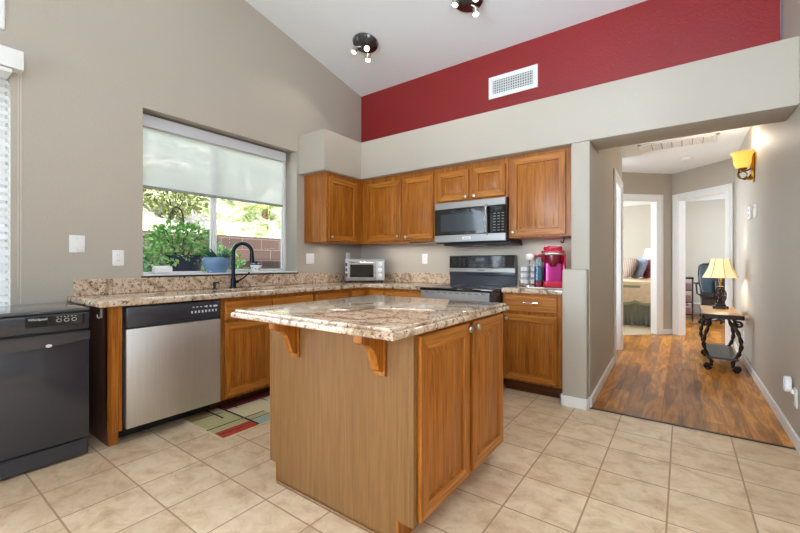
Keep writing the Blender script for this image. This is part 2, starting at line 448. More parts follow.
m = MB(); m.box(0, .27, 0, .115, 0, 2.62, M_=W1); m.box(.27, 1.06, 0, .115, 2.16, 2.62, M_=W1); m.box(1.06, 1.5, 0, .115, 0, 2.62, M_=W1)
struct('wall_hall_end_left', m, 'wall', smooth=False)
m = MB(); m.box(0, .11, 0, .115, 0, 2.62, M_=W2); m.box(.11, .894, 0, .115, 2.16, 2.62, M_=W2); m.box(.894, 1.02, 0, .115, 0, 2.62, M_=W2)
struct('wall_hall_end_right', m, 'wall', smooth=False)
m = MB(); m.prism([(-1.25, 5.0), (-1.25, 6.7), (-.13, 7.8), (.68, 7.0), (.68, YB - .115), (-.8, YB - .115), (-.8, 5.0)], 2.6, 2.66); struct('ceiling_hall', m, 'ceil')
m = MB(); m.box(-1.27, -1.2, 4.9, 6.7, 0, 2.62); m.box(-1.2, -.7, 4.9, 4.97, 0, 2.62); struct('wall_hall_closet', m, 'wall', smooth=False)
# rooms beyond: bedroom and office share the far wall
m = MB(); m.box(-3.3, 2.6, 11.4, 11.5, 0, 2.66); struct('wall_far', m, 'wall', smooth=False)
m = MB(); m.box(-.25, -.15, 7.74, 11.4, 0, 2.66); struct('wall_between_rooms', m, 'wall', smooth=False)
m = MB(); m.box(-3.3, -3.2, 6.3, 11.4, 0, 2.66); m.box(-3.2, -1.2, 6.2, 6.3, 0, 2.66); struct('wall_bedroom_side', m, 'wall', smooth=False)
m = MB(); m.box(2.6, 2.7, 6.9, 11.4, 0, 2.66); m.box(.7, 2.6, 6.9, 7.0, 0, 2.66); struct('wall_office_side', m, 'wall', smooth=False)
m = MB(); m.prism([(-.13, 7.74), (-.13, 11.5), (-3.3, 11.5), (-3.3, 6.2), (-1.6, 6.2)], 2.601, 2.66); struct('ceiling_bedroom', m, 'ceil')
m = MB(); m.prism([(-.13, 7.74), (-.13, 11.5), (2.7, 11.5), (2.7, 6.95), (.66, 6.95)], 2.602, 2.66); struct('ceiling_office', m, 'ceil')
# vaulted ceiling rising from the back wall, and the far half over the great room
RY = -.3
m = MB()
m.prism([(YB + .12, ZC0 - .025), (RY, CZ(RY)), (-3.6, CZ(RY) - .55), (-3.6, CZ(RY) - .45), (RY, CZ(RY) + .12), (YB + .12, ZC0 + .1)], -3.7, 3.7, M_=Matrix(((0, 0, 1, 0), (1, 0, 0, 0), (0, 1, 0, 0), (0, 0, 0, 1))))
struct('ceiling', m, 'ceil', smooth=False)
# walls behind the camera, with openings for the great-room windows
m = MB(); m.box(XL, -2.6, -3.6, -3.5, 0, 5); m.box(-2.6, 0, -3.6, -3.5, 0, .7); m.box(-2.6, 0, -3.6, -3.5, 2.7, 5); m.box(0, 3.6, -3.6, -3.5, 0, 5)
struct('wall_rear', m, 'wall', smooth=False)
m = MB(); m.box(3.5, 3.6, -3.5, -2.2, 0, 5); m.box(3.5, 3.6, -2.2, .6, 0, .7); m.box(3.5, 3.6, -2.2, .6, 2.8, 5); m.box(3.5, 3.6, .6, 2.0, 0, 5); m.box(.7, 3.6, 1.9, 2.0, 0, 5)
struct('wall_side', m, 'wall', smooth=False)
m = MB()
for u in (-2.6, -1.33, -.06): m.box(u, u + .06, -3.58, -3.52, .7, 2.7)
for z in (.7, 1.7, 2.64): m.box(-2.6, 0, -3.58, -3.52, z, z + .06)
struct('window_3', m, 'trim')
m = MB()
for u in (-2.2, -.83, .54): m.box(3.52, 3.58, u, u + .06, .7, 2.8)
for z in (.7, 1.7, 2.74): m.box(3.52, 3.58, -2.2, .6, z, z + .06)
struct('window_4', m, 'trim')
# baseboards
m = MB(); m.box(-.012, .014, -.02, 1.66, 0, .085, .004, M_=Mh) ; struct('baseboard_hall_left', m, 'trim')
m = MB(); m.box(.57, .585, 2.0, 6.96, 0, .085, .004); struct('baseboard_right', m, 'trim')
m = MB(); m.box(-.803, -.592, 3.306, 3.322, 0, .085, .004); m.box(-.803, -.789, 3.306, 3.36, 0, .085, .004); m.box(-.606, -.590, 3.306, 3.40, 0, .085, .004)
struct('baseboard_pony', m, 'trim')
m = MB(); m.box(.005, .18, -.014, 0, 0, .085, .004, M_=W1); struct('baseboard_hall_end', m, 'trim')
m = MB(); m.box(-.61, .57, 3.372, 3.398, -.001, .006, .002); struct('trim_1', m, 'darkwood')
# door casings of the hall
def casing(name, T, s0, s1, top, w=.095, depth=.115, side=1):
    m = MB()
    for a, b in ((s0 - w, s0), (s1, s1 + w)):
        m.box(a, b, -.018 * side, 0, 0, top + w, .005, M_=T)
        m.box(a + .012, b - .03, -.026 * side, -.016 * side, 0, top + w - .02, .003, M_=T)
    m.box(s0 - w, s1 + w, -.02 * side, 0, top, top + w, .005, M_=T)
    m.box(s0 - .001, s0 + .016, -.005, depth + .005, 0, top, M_=T); m.box(s1 - .016, s1 + .001, -.005, depth + .005, 0, top, M_=T); m.box(s0, s1, -.005, depth + .005, top - .016, top + .001, M_=T)
    return struct(name, m, 'trim')
casing('door_1', W1, .27, 1.06, 2.16)
casing('door_2', W2, .11, .894, 2.16)
Mhl = Mh @ Matrix(((0, -1, 0, 0), (1, 0, 0, 0), (0, 0, 1, 0), (0, 0, 0, 1)))    # x along the hall, y into the wall
casing('door_3', Mhl, 1.72, 2.48, 2.15)

# kitchen window: frame, sliding sash, panes, sill
wf = MB(); fx0, fx1 = XL - .235, XL - .185
for a in ((1.275, 1.30, 1.08, 2.36), (2.76, 2.785, 1.08, 2.36), (1.275, 2.785, 1.062, 1.08), (1.275, 2.785, 2.36, 2.385), (1.932, 1.952, 1.08, 2.36)):
    wf.box(fx0, fx1, a[0], a[1], a[2], a[3], .004)
win = struct('window_1', wf, 'trim')
m = MB()
for a in ((1.952, 1.972, 1.092, 2.348), (2.744, 2.76, 1.092, 2.348), (1.952, 2.76, 1.08, 1.092), (1.952, 2.76, 2.348, 2.36)): m.box(fx0 + .005, fx1 + .012, a[0], a[1], a[2], a[3], .003)
m.box(fx1 + .012, fx1 + .024, 1.95, 1.966, 1.40, 1.50, .004)
build('sash', m, 'trim', win)
m = MB(); m.box(fx0 + .02, fx0 + .026, 1.30, 1.932, 1.08, 2.36); m.box(fx0 + .03, fx0 + .036, 1.972, 2.744, 1.092, 2.348); build('pane', m, 'glass', win)
m = MB(); m.box(XL - .24, XL + .012, 1.275, 2.785, 1.052, 1.064, .003); struct('window_sill', m, 'trim')  # white top: the sky's reflection put into the sill's colour
m = MB(); m.box(XL - .2, XL + .016, 1.262, 2.80, 1.038, 1.052, .003); struct('trim_2', m, 'slot')
# patio door at the far left and the window over it
m = MB()
for a in ((-1.5, -1.44, .06, 2.30), (.47, .53, .06, 2.30), (-.53, -.47, .06, 2.30), (-1.5, .53, 0, .06), (-1.5, .53, 2.30, 2.36)): m.box(XL - .2, XL - .14, *a, .004)
pd = struct('door_4', m, 'trim')
m = MB(); m.box(XL - .18, XL - .174, -1.44, .47, .06, 2.30); build('pane', m, 'glass', pd)
m = MB()
for a in ((-1.5, -1.44, 2.68, 3.54), (.44, .505, 2.68, 3.54), (-1.5, .505, 2.615, 2.68), (-1.5, .505, 3.54, 3.6)): m.box(XL - .2, XL + .012, *a, .004)
tw = struct('window_2', m, 'trim')
m = MB(); m.box(XL - .18, XL - .174, -1.44, .44, 2.68, 3.54); build('pane', m, 'glass', tw)

# ================================================================ KITCHEN
# ---- base cabinets along the window wall
CT = .925                                    # worktop height
def knob(mb, T, u, v, r=.016): mb.lathe([(.006, 0), (.005, .012), (r * .9, .016), (r, .021), (r * .85, .027), (r * .3, .03)], (0, 0, 0), 16, T @ Matrix.Translation((u, v, .019)))
def add_door(root, T, u0, u1, v0, v1, mat='oak', kn=None, raised=True, name='door', rail=.056):
    m = MB(); m.door(T, u0, u1, v0, v1, raised=raised, rail=rail); d = build(name, m, [mat, 'oak_x' if abs(T[0][0]) > .5 else 'oak_y'], root, angle=25)
    if kn:
        k = MB(); knob(k, T, *kn); build('knob', k, 'nickel', d)
    return d
FL = FX(-2.85)
end = thing('cabinet_end_panel', 'narrow oak end panel at the left end of the window worktop, left of the steel dishwasher', 'cabinet', (-3.13, .91, 0)); end['label'] = 'narrow oak end panel left of the steel dishwasher'
m = MB(); m.box(-2.96, -2.85, .885, .942, .1, .885, .002); build('filler', m, 'oak', end)
m = MB(); m.box(-3.41, -2.93, .885, .942, 0, .885); build('side_panel', m, 'enddark', end)
m = MB(); m.box(-2.93, -2.915, .887, .942, 0, .1); build('toe_kick', m, 'oak', end)
m = MB(); m.box(-3.04, -3.01, .879, .885, .80, .86, .002); m.tube([(-3.025, .880, .81), (-3.025, .870, .80), (-3.025, .862, .81), (-3.025, .862, .825)], .004, 6); build('hook', m, 'white', end)

sink = thing('sink_base_cabinet', 'honey oak sink cabinet between the steel dishwasher and the drawer cabinet', 'cabinet', (-3.13, 2.05, 0))
m = MB(); m.box(-3.42, -2.85, 1.585, 2.505, .1, .885); build('body', m, 'oak', sink)
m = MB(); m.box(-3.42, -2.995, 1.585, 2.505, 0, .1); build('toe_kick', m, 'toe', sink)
for a, b in ((1.612, 2.03), (2.048, 2.486)):
    m = MB(); m.door(FL, a, b, .715, .855, raised=False); build('drawer_front', m, 'oak_y', sink, angle=25)
add_door(sink, FL, 1.612, 2.03, .125, .69, kn=(2.005, .65)); add_door(sink, FL, 2.048, 2.486, .125, .69, kn=(2.075, .65))
dc = thing('drawer_base_cabinet', 'oak drawer cabinet right of the sink cabinet, below the left end of the splash', 'cabinet', (-3.13, 2.75, 0))
dc['label'] = 'oak base cabinet right of the sink cabinet, mostly hidden behind the island'
m = MB(); m.box(-3.42, -2.85, 2.507, 2.995, .1, .885); build('body', m, 'oak', dc)
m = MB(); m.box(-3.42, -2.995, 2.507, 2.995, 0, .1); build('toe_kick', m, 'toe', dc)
m = MB(); m.door(FL, 2.53, 2.965, .715, .855, raised=False); build('drawer_front', m, 'oak_y', dc, angle=25)
add_door(dc, FL, 2.53, 2.965, .125, .69, kn=(2.56, .65))
cc = thing('corner_base_cabinet', 'oak corner cabinet under the toaster oven, left of the range', 'cabinet', (-2.9, 3.5, 0))
m = MB(); m.box(-3.42, -2.85, 2.997, 3.83, .1, .885); m.box(-2.85, -2.094, 3.275, 3.83, .1, .885); build('body', m, 'oak', cc)
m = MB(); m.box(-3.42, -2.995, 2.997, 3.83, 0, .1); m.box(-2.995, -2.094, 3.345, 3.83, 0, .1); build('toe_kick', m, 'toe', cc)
FB = FY(3.275)
m = MB(); m.door(FX(-2.85), 3.03, 3.23, .715, .855, raised=False); build('drawer_front', m, 'oak_y', cc, angle=25)
m = MB(); m.door(FB, -2.79, -2.60, .715, .855, raised=False); build('drawer_front', m, 'oak_x', cc, angle=25)
m = MB(); m.door(FB, -2.57, -2.11, .715, .855, raised=False); k = build('drawer_front', m, 'oak_x', cc, angle=25)
m = MB(); knob(m, FB, -2.62, .785); build('knob', m, 'nickel', cc)
add_door(cc, FB, -2.57, -2.11, .125, .69, kn=(-2.14, .65))

# ---- worktops with splash
wt = thing('worktop', 'long brown granite worktop running below the window and around the corner to the range', 'countertop', (-3.1, 2.4, .885))
xs = [XL, -3.26, -2.93, -2.80, -2.093]; ys = [.806, 1.72, 2.42, 3.22, YB]
m = MB(); m.slab(xs, ys, lambda i, j: not (i == 1 and j == 1) and not (i == 3 and j < 3), .886, CT, .009); build('slab', m, 'granite', wt)
m = MB(); m.box(XL, XL + .022, .84, YB, CT, 1.038, .003); m.box(XL + .022, -2.093, YB - .022, YB, CT, 1.038, .003); build('backsplash', m, 'granite', wt)
wr = thing('worktop', 'short granite worktop with the coffee maker, right of the range', 'countertop', (-1.05, 3.6, .885))
m = MB(); m.slab([-1.318, -.792], [3.365, YB], lambda i, j: True, .889, .932, .009); build('slab', m, 'granite', wr)
m = MB(); m.box(-1.318, -.792, YB - .022, YB, .932, 1.038, .003); build('backsplash', m, 'granite', wr)
# sink bowl
sk = thing('sink', 'dark undermount sink set into the worktop below the window', 'sink', (-3.095, 2.07, .70))
m = MB()
m.box(-3.275, -3.258, 1.70, 2.44, .70, .884); m.box(-2.932, -2.915, 1.70, 2.44, .70, .884); m.box(-3.275, -2.915, 1.70, 1.718, .70, .884); m.box(-3.275, -2.915, 2.422, 2.44, .70, .884); m.box(-3.275, -2.915, 1.70, 2.44, .69, .705)
build('bowl', m, plain('sink_composite', rgb(60, 50, 44), .35), sk)
m = MB(); m.lathe([(.045, 0), (.045, .004), (.03, .005)], (-3.1, 2.07, .705), 20); build('drain', m, 'steel', sk)
# faucet
fa = thing('faucet', 'dark gooseneck kitchen faucet with a side lever behind the sink', 'faucet', (-3.335, 1.975, CT))
m = MB(); fxp, fyp = -3.335, 1.975
m.lathe([(.032, 0), (.032, .01), (.024, .014), (.024, .085), (.02, .09)], (fxp, fyp, CT), 20); build('base', m, 'faucet', fa)
m = MB()
dirv = Vector((.62, .78, 0)).normalized()
pts = [Vector((fxp, fyp, CT + .08)), Vector((fxp, fyp, CT + .325))]
for i in range(1, 15):
    a = math.pi * i / 14 * 1.04; pts.append(Vector((fxp, fyp, CT + .325)) + dirv * (.08 - .08 * math.cos(a)) + Vector((0, 0, .085 * math.sin(a))))
m.tube(pts, .0165, 12); build('spout', m, 'faucet', fa)
e = pts[-1]; m = MB(); m.cyl(e + Vector((0, 0, .01)), e + dirv * .004 + Vector((0, 0, -.085)), .017, .022, 16); build('spray_head', m, 'faucet', fa); m = MB(); m.lathe([(.022, 0), (.022, .012)], (fxp, fyp, CT + .17), 16); build('collar', m, 'faucet', fa)
m = MB(); m.cyl((fxp, fyp, CT + .05), (fxp + .01, fyp + .045, CT + .06), .016, .013, 14); m.tube([(fxp + .01, fyp + .045, CT + .062), (fxp + .03, fyp + .09, CT + .095), (fxp + .05, fyp + .125, CT + .135)], [.008, .007, .006], 8); m.lathe([(.004, -.009), (.009, 0), (.004, .009)], (fxp + .052, fyp + .127, CT + .137), 10); build('lever', m, 'faucet', fa)
m = MB(); m.lathe([(.022, 0), (.022, .006), (.012, .008), (.012, .04), (.015, .042), (.015, .06), (.006, .064)], (-3.335, 1.80, CT), 16); m.tube([(-3.335, 1.80, CT + .055), (-3.30, 1.815, CT + .056), (-3.285, 1.82, CT + .048)], .005, 6)
build('soap_pump', m, 'blackmat', label='small black soap pump left of the faucet', cat='soap dispenser')

# ---- built-in steel dishwasher
dw = thing('dishwasher', 'built-in dishwasher with stainless steel door and black control strip', 'dishwasher', (-3.1, 1.26, 0))
FD = FX(-2.86); y0, y1 = .948, 1.578
m = MB(); m.box(-3.42, -2.862, y0, y1, .09, .883); build('body', m, 'blackmat', dw)
m = MB(); m.box(y0 + .008, y1 - .006, .105, .735, 0, .034, .006, M_=FD, seg=2); build('door', m, brushed('brushed_steel_door', (214, 212, 208), .45), dw)
m = MB(); m.box(y0 + .008, y1 - .006, .74, .874, 0, .036, .008, M_=FD, seg=2); cp = build('control_panel', m, 'black', dw)
m = MB(); m.box(y0 + .07, y0 + .20, .845, .853, .034, .0372, M_=FD); m.box(y0 + .21, y1 - .21, .738, .757, .02, .0366, M_=FD); build('vent', m, 'slot', cp)
m = MB()
for i in range(8): m.box(y1 - .225 + i * .025, y1 - .213 + i * .025, .795, .812, .035, .0372, M_=FD)
for i in range(4): m.box(y1 - .215 + i * .027, y1 - .203 + i * .027, .835, .841, .035, .0372, M_=FD)
for i in range(2): m.lathe([(.008, 0), (.008, .0372)], (y1 - .115 + i * .03, .837, 0), 12, FD)
m.lathe([(.011, 0), (.011, .0372)], (0, 0, 0), 16, FD @ Matrix.Translation((y1 - .05, .836, 0)) @ Matrix.Diagonal((1.6, .7, 1, 1)))
build('button', m, 'print', cp)
m = MB(); m.box(-3.3, -3.01, y0, y1, 0, .09); m.box(-3.01, -2.995, y0, y1, .012, .09); build('toe_kick', m, 'blackmat', dw)

# ---- portable black dishwasher at the left
bd = thing('portable_dishwasher', 'freestanding black dishwasher with its white badge at the far left', 'dishwasher', (-3.15, .48, 0))
bd['label'] = 'freestanding glossy black dishwasher beside the patio door blind'
b0, b1 = .165, .785; FBD = FX(-2.905)
m = MB(); m.box(-3.42, -2.905, b0, b1, .02, .865, .004); build('body', m, 'black', bd)
m = MB(); m.box(-3.425, -2.885, b0 - .004, b1 + .002, .866, .888, .008, seg=3); build('top', m, plain('dark_top', rgb(70, 72, 74), .16, coat=.6), bd)
m = MB(); m.box(b0, b1, .76, .864, 0, .03, .012, M_=FBD, seg=3); cp = build('control_panel', m, 'black', bd)
m = MB(); m.box(b0 + .335, b1 - .03, .80, .858, .03, .033, .002, M_=FBD); build('display', m, 'blackglass', cp)
text_mesh('Whirlpool', .019, FBD @ Matrix.Translation((b0 + .385, .842, .034)), 'print', cp, 'lettering')
m = MB()
for i in range(3): m.tube([(c[0], c[1], .0335) for c in [(b0 + .475 + i * .034 + .011 * math.cos(a * math.pi / 6), .828 + .009 * math.sin(a * math.pi / 6)) for a in range(12)]], .0012, 4, M_=FBD, closed=True)
for i in range(6): m.box(b0 + .465 + i * .016, b0 + .472 + i * .016, .846, .849, .033, .034, M_=FBD)
build('button', m, 'print', cp)
m = MB(); m.box(b0 + .002, b1 - .002, .115, .752, 0, .022, .006, M_=FBD, seg=2)
m.prism([(b0 + .002, .70)] + [(b0 + .002 + (b1 - b0 - .004) * t / 10, .705 - .028 * math.sin(math.pi * t / 10)) for t in range(11)] + [(b1 - .002, .70), (b1 - .002, .752), (b0 + .002, .752)], .018, .036, M_=FBD)
dd = build('door', m, 'black', bd)
m = MB(); m.lathe([(.009, 0), (.009, .04)], (0, 0, 0), 16, FBD @ Matrix.Translation((b0 + .43, .69, .001)) @ Matrix.Diagonal((1.5, 1, 1, 1))); build('badge', m, 'print', dd)
m = MB(); m.box(b0 + .004, b1 - .004, .012, .108, -.01, .012, .004, M_=FBD)
m.prism([(b0 + .004, .078), (b1 - .004, .098), (b1 - .004, .108), (b0 + .004, .092)], .01, .02, M_=FBD); build('kick_panel', m, 'black', bd)
for yy in (b0 + .05, b1 - .05):
    m = MB(); m.cyl((-2.96, yy, 0), (-2.96, yy, .02), .018); build('foot', m, 'blackmat', bd)

# ---- island
isl = thing('kitchen_island', 'oak island cabinet with pale veneer back and two doors, under the central granite top', 'island', (-1.32, 1.73, 0))
m = MB(); m.box(-1.784, -.862, 1.29, 2.19, .1, .876); build('body', m, 'oak', isl)
m = MB(); m.prism([(-1.728, 0), (-.935, 0), (-.935, .1), (-.868, .1), (-.868, .876), (-1.776, .876), (-1.776, .1), (-1.728, .1)], 0, .02, M_=FY(1.29)); build('back_panel', m, 'panel', isl)
for tx0, tx1 in ((-.882, -.858), (-1.788, -1.774)):
    m = MB(); m.box(tx0, tx1, 1.268, 1.294, .1, .876, .002); build('corner_trim', m, 'panel', isl)
m = MB(); m.box(-1.715, -.94, 1.30, 2.14, 0, .1); m.box(-1.734, -1.722, 1.266, 1.30, 0, .105, .002); m.box(-.945, -.932, 1.266, 1.30, 0, .105, .002); build('toe_kick', m, 'oak', isl)
m = MB(); m.box(-1.72, -.946, 1.258, 1.272, 0, .014, .004); build('shoe_molding', m, 'panel', isl)
FI = FX(-.862)
m = MB(); m.door(FI, 1.298, 1.738, .112, .862, rail=.06); d = build('door', m, ['oak', 'oak_y'], isl, angle=25)
k = MB(); knob(k, FI, 1.712, .835); build('knob', k, 'nickel', d)
m = MB(); m.door(FI, 1.776, 2.18, .112, .862, rail=.06); d = build('door', m, ['oak', 'oak_y'], isl, angle=25)
k = MB(); knob(k, FI, 1.80, .835); build('knob', k, 'nickel', d)
def corbel(x):
    P = [(0, 0), (-.145, 0), (-.145, -.03), (-.13, -.04)]
    P += [(-.13 + .078 * math.sin(R(a)) , -.04 - .095 * (1 - math.cos(R(a)))) for a in (20, 40, 60, 80)]
    P += [(-.048, -.135), (-.04, -.158), (-.024, -.168), (0, -.172)]
    T = Matrix(((0, 0, 1, x), (1, 0, 0, 1.27), (0, 1, 0, .872), (0, 0, 0, 1)))
    m = MB(); m.prism(P, -.045, 0, M_=T, bev=.003); m.box(-.012, 0, -.188, 0, -.055, .01, .002, M_=T); build('corbel', m, 'oak', isl)
corbel(-1.551); corbel(-1.003)
m = MB(); m.slab([-1.838, -.815], [1.075, 2.20], lambda i, j: True, .879, .908, .010, 3); m.slab([-1.823, -.83], [1.09, 2.185], lambda i, j: True, .906, .922, .007, 3)
build('island_top', m, 'granite', label='granite island worktop with stepped edge in the middle of the kitchen', cat='countertop')

# ---- upper cabinets
ZB, ZT = 1.383, 2.132
ul = thing('wall_cabinet', 'single-door oak wall cabinet on the window wall, under the soffit box', 'cabinet', (-3.26, 3.2, ZB))
m = MB(); m.box(XL, -3.085, 2.89, YB, ZB, ZT, .002); build('body', m, 'oak', ul)
add_door(ul, FX(-3.085), 2.915, 3.36, ZB + .015, ZT - .05, kn=(2.945, ZB + .055))
m = MB(); m.box(-3.19, -3.16, 3.0, 3.06, ZB - .012, ZB, .003); build('puck_light', m, 'chrome', ul)
ua = thing('wall_cabinet', 'oak wall cabinet on the back wall with two narrow doors, left of the microwave', 'cabinet', (-2.56, 3.66, ZB))
m = MB(); m.box(-3.083, -2.049, 3.475, YB, ZB, ZT, .002); build('body', m, 'oak', ua)
FU = FY(3.475)
add_door(ua, FU, -2.995, -2.513, ZB + .025, 2.075, kn=(-2.545, ZB + .065)); add_door(ua, FU, -2.468, -2.09, ZB + .025, 2.075, kn=(-2.435, ZB + .055))
m = MB(); m.box(-2.44, -2.10, 3.52, 3.58, ZB - .015, ZB, .003); build('light_strip', m, 'chrome', ua)
ub = thing('wall_cabinet', 'short oak wall cabinet with two small doors directly above the microwave', 'cabinet', (-1.67, 3.66, 1.765))
m = MB(); m.box(-2.047, -1.292, 3.475, YB, 1.764, ZT, .002); build('body', m, 'oak', ub)
add_door(ub, FU, -2.026, -1.691, 1.782, 2.075, kn=(-1.715, 1.805), rail=.06); add_door(ub, FU, -1.648, -1.318, 1.782, 2.075, kn=(-1.625, 1.805), rail=.06)
uc = thing('wall_cabinet', 'wide single-door oak wall cabinet right of the microwave, above the coffee maker', 'cabinet', (-1.01, 3.66, ZB))
m = MB(); m.box(-1.290, -.737, 3.475, YB, ZB, ZT, .002); build('body', m, 'oak', uc)
add_door(uc, FU, -1.266, -.792, ZB + .015, 2.10, kn=(-1.243, ZB + .05))
m = MB(); m.tube([(-.83, 3.56, ZB), (-.83, 3.56, ZB - .02), (-.832, 3.545, ZB - .05), (-.84, 3.53, ZB - .055), (-.845, 3.52, ZB - .04)], .006, 6); m.box(-.85, -.82, 3.54, 3.58, ZB - .006, ZB)
build('cup_hook', m, 'blackmat', uc)

# lamps under the wall cabinets and under the microwave
for lx_, ly_, lz_, w_, p_ in ((-3.2, 3.15, ZB - .02, .3, 1.6), (-2.75, 3.66, ZB - .02, .5, 2.2), (-2.3, 3.62, ZB - .02, .35, 1.8), (-1.03, 3.66, ZB - .02, .35, 1.8)):
    lamp('AREA', 'under_cabinet_lamp', (lx_, ly_, lz_), p_ * .38, (1, .97, .92), (0, 0.05, -1), w_, .1)
lamp('AREA', 'cooking_lamp', (-1.64, 3.56, 1.322), .6, (1, .97, .92), (0, 0.05, -1), .2, .08)
# ---- microwave over the range
mw = thing('microwave', 'stainless over-the-range microwave with black glass door', 'microwave', (-1.69, 3.65, 1.345))
FM = FY(3.435); a0, a1 = -2.043, -1.294
m = MB(); m.box(a0, a1, 3.435, YB, 1.352, 1.762, .003); build('body', m, 'blackmat', mw)
m = MB(); m.box(a0, a1, 1.69, 1.757, 0, .03, .004, M_=FM); m.box(a0, a1, 1.360, 1.432, 0, .03, .004, M_=FM); build('trim', m, 'steel_x', mw)
m = MB(); m.box(a0, a0 + .585, 1.434, 1.688, 0, .026, .003, M_=FM); dr = build('door', m, 'blackglass', mw)
m = MB(); m.box(a0 + .07, a0 + .52, 1.468, 1.64, .026, .0265, M_=FM); build('window', m, plain('window_mesh', rgb(46, 52, 58), .12, coat=.5), dr)
m = MB(); m.tube([(a0 + .572, 1.425, .028), (a0 + .566, 1.45, .055), (a0 + .562, 1.565, .066), (a0 + .566, 1.675, .055), (a0 + .572, 1.70, .028)], .011, 10, M_=FM); build('handle', m, 'chrome', mw)
m = MB(); m.box(a0 + .60, a1, 1.434, 1.688, 0, .027, .003, M_=FM); cp = build('control_panel', m, 'blackglass', mw)
m = MB(); m.box(a0 + .645, a1 - .035, 1.648, 1.675, .0265, .0275, M_=FM); build('display', m, plain('display', rgb(40, 60, 66), .1), cp)
m = MB()
for i in range(3):
    for j in range(7): m.box(a0 + .63 + i * .040, a0 + .652 + i * .040, 1.455 + j * .026, 1.462 + j * .026, .0265, .0276, M_=FM)
build('button', m, plain('dim_print', rgb(120, 130, 140), .5), cp)
m = MB(); m.box(a0 + .315, a0 + .40, 1.384, 1.410, .03, .0312, .0004, M_=FM); bg = build('badge', m, 'white', mw)
m = MB()
for i in range(9): m.box(a0 + .325 + i * .0075, a0 + .3305 + i * .0075, 1.392, 1.401, .031, .0316, M_=FM)
build('lettering', m, 'slot', bg)
m = MB(); m.box(a0 + .06, a1 + .01, 3.49, 3.84, 1.330, 1.352, .004); build('vent_underside', m, 'blackmat', mw)
m = MB(); m.box(a0 + .36, a0 + .5, 3.52, 3.60, 1.326, 1.331); build('cooking_light', m, 'greyplastic', mw)

# ---- range
rg = thing('range', 'black and stainless electric range with smooth glass top and tall backguard', 'stove', (-1.70, 3.5, 0))
r0, r1 = -2.082, -1.33
m = MB(); m.box(r0 + .003, r1 - .003, 3.225, 3.83, .03, .898); build('body', m, 'black', rg)
m = MB(); m.box(r0 - .004, r1, 3.19, 3.79, .898, .922, .006, seg=2); ck = build('cooktop', m, 'blackglass', rg)
m = MB()
for x, y, r_ in ((-1.90, 3.38, .10), (-1.52, 3.38, .085), (-1.90, 3.62, .08), (-1.52, 3.62, .10)):
    m.tube([(x + r_ * math.cos(a * math.pi / 16), y + r_ * math.sin(a * math.pi / 16), .9225) for a in range(32)], .0016, 4, closed=True)
build('burner_ring', m, plain('ring_print', rgb(70, 72, 76), .3), ck)
FR = FY(3.225)
m = MB(); m.box(r0 + .006, r1 - .006, .20, .80, 0, .03, .006, M_=FR); od = build('oven_door', m, 'steel_x', rg)
m = MB(); m.box(r0 + .12, r1 - .12, .36, .66, .03, .031, M_=FR); build('oven_window', m, 'blackglass', od)
m = MB(); m.box(r0 + .004, r1 - .03, .805, .893, 0, .034, .004, M_=FR); fr_ = build('front_strip', m, 'steel_x', rg)
m = MB()
for i in range(10): m.box(r0 + .06 + i * .065, r0 + .10 + i * .065, .872, .878, .033, .0348, M_=FR)
build('vent_slot', m, 'slot', fr_)
m = MB(); m.tube([(r0 + .05, .765, .028), (r0 + .07, .765, .06), (r1 - .07, .765, .06), (r1 - .05, .765, .028)], .012, 10, M_=FR); build('handle', m, 'steel_x', od)
m = MB(); m.box(r0 + .006, r1 - .006, .045, .19, 0, .028, .006, M_=FR); build('drawer', m, 'steel_x', rg)
m = MB(); m.box(r0 + .01, r1 - .01, 3.785, 3.835, .90, 1.05); m.box(r0 + .005, r1 - .005, 3.775, 3.836, 1.02, 1.236, .008, seg=2); bgd = build('backguard', m, 'black', rg)
FG = FY(3.775)
m = MB(); m.box(r0 + .004, r1 - .004, 1.058, 1.102, 0, .010, .003, M_=FG); st = build('trim_strip', m, 'steel_x', bgd)
m = MB()
for i in range(8): m.box(-1.735 + i * .010, -1.728 + i * .010, 1.075, 1.084, .010, .0106, M_=FG)
build('lettering', m, 'slot', st)
m = MB(); m.box(r0 + .012, r1 - .012, 1.106, 1.229, 0, .006, .003, M_=FG); gp = build('control_glass', m, 'blackglass', bgd)
m = MB()
for x in (r0 + .14, r0 + .19, r1 - .25, r1 - .20, r1 - .12):
    for z in (1.135, 1.165, 1.195): m.lathe([(.006, 0), (.006, .0068)], (0, 0, 0), 10, FG @ Matrix.Translation((x, z, 0)))
m.box(-1.76, -1.66, 1.175, 1.205, .004, .0066, M_=FG)
build('touch_key', m, plain('key_print', rgb(84, 88, 94), .3), gp)

# ---- right base cabinet
rc = thing('base_cabinet', 'oak base cabinet with one drawer and one door beside the half wall', 'cabinet', (-1.05, 3.6, 0))
m = MB(); m.box(-1.319, -.792, 3.40, 3.83, .105, .888, .002); build('body', m, 'oak', rc)
m = MB(); m.box(-1.319, -.792, 3.47, 3.83, 0, .105); build('toe_kick', m, 'toe', rc)
FRC = FY(3.40)
m = MB(); m.door(FRC, -1.30, -.842, .728, .872, raised=False); dr = build('drawer', m, 'oak_x', rc, angle=25)
m = MB(); m.tube([(-1.13, .815, .018), (-1.12, .812, .038), (-1.06, .808, .044), (-1.0, .812, .038), (-.99, .815, .018)], .006, 8, M_=FRC); build('pull', m, 'chrome', dr)
add_door(rc, FRC, -1.30, -.842, .125, .70, kn=(-1.27, .66))

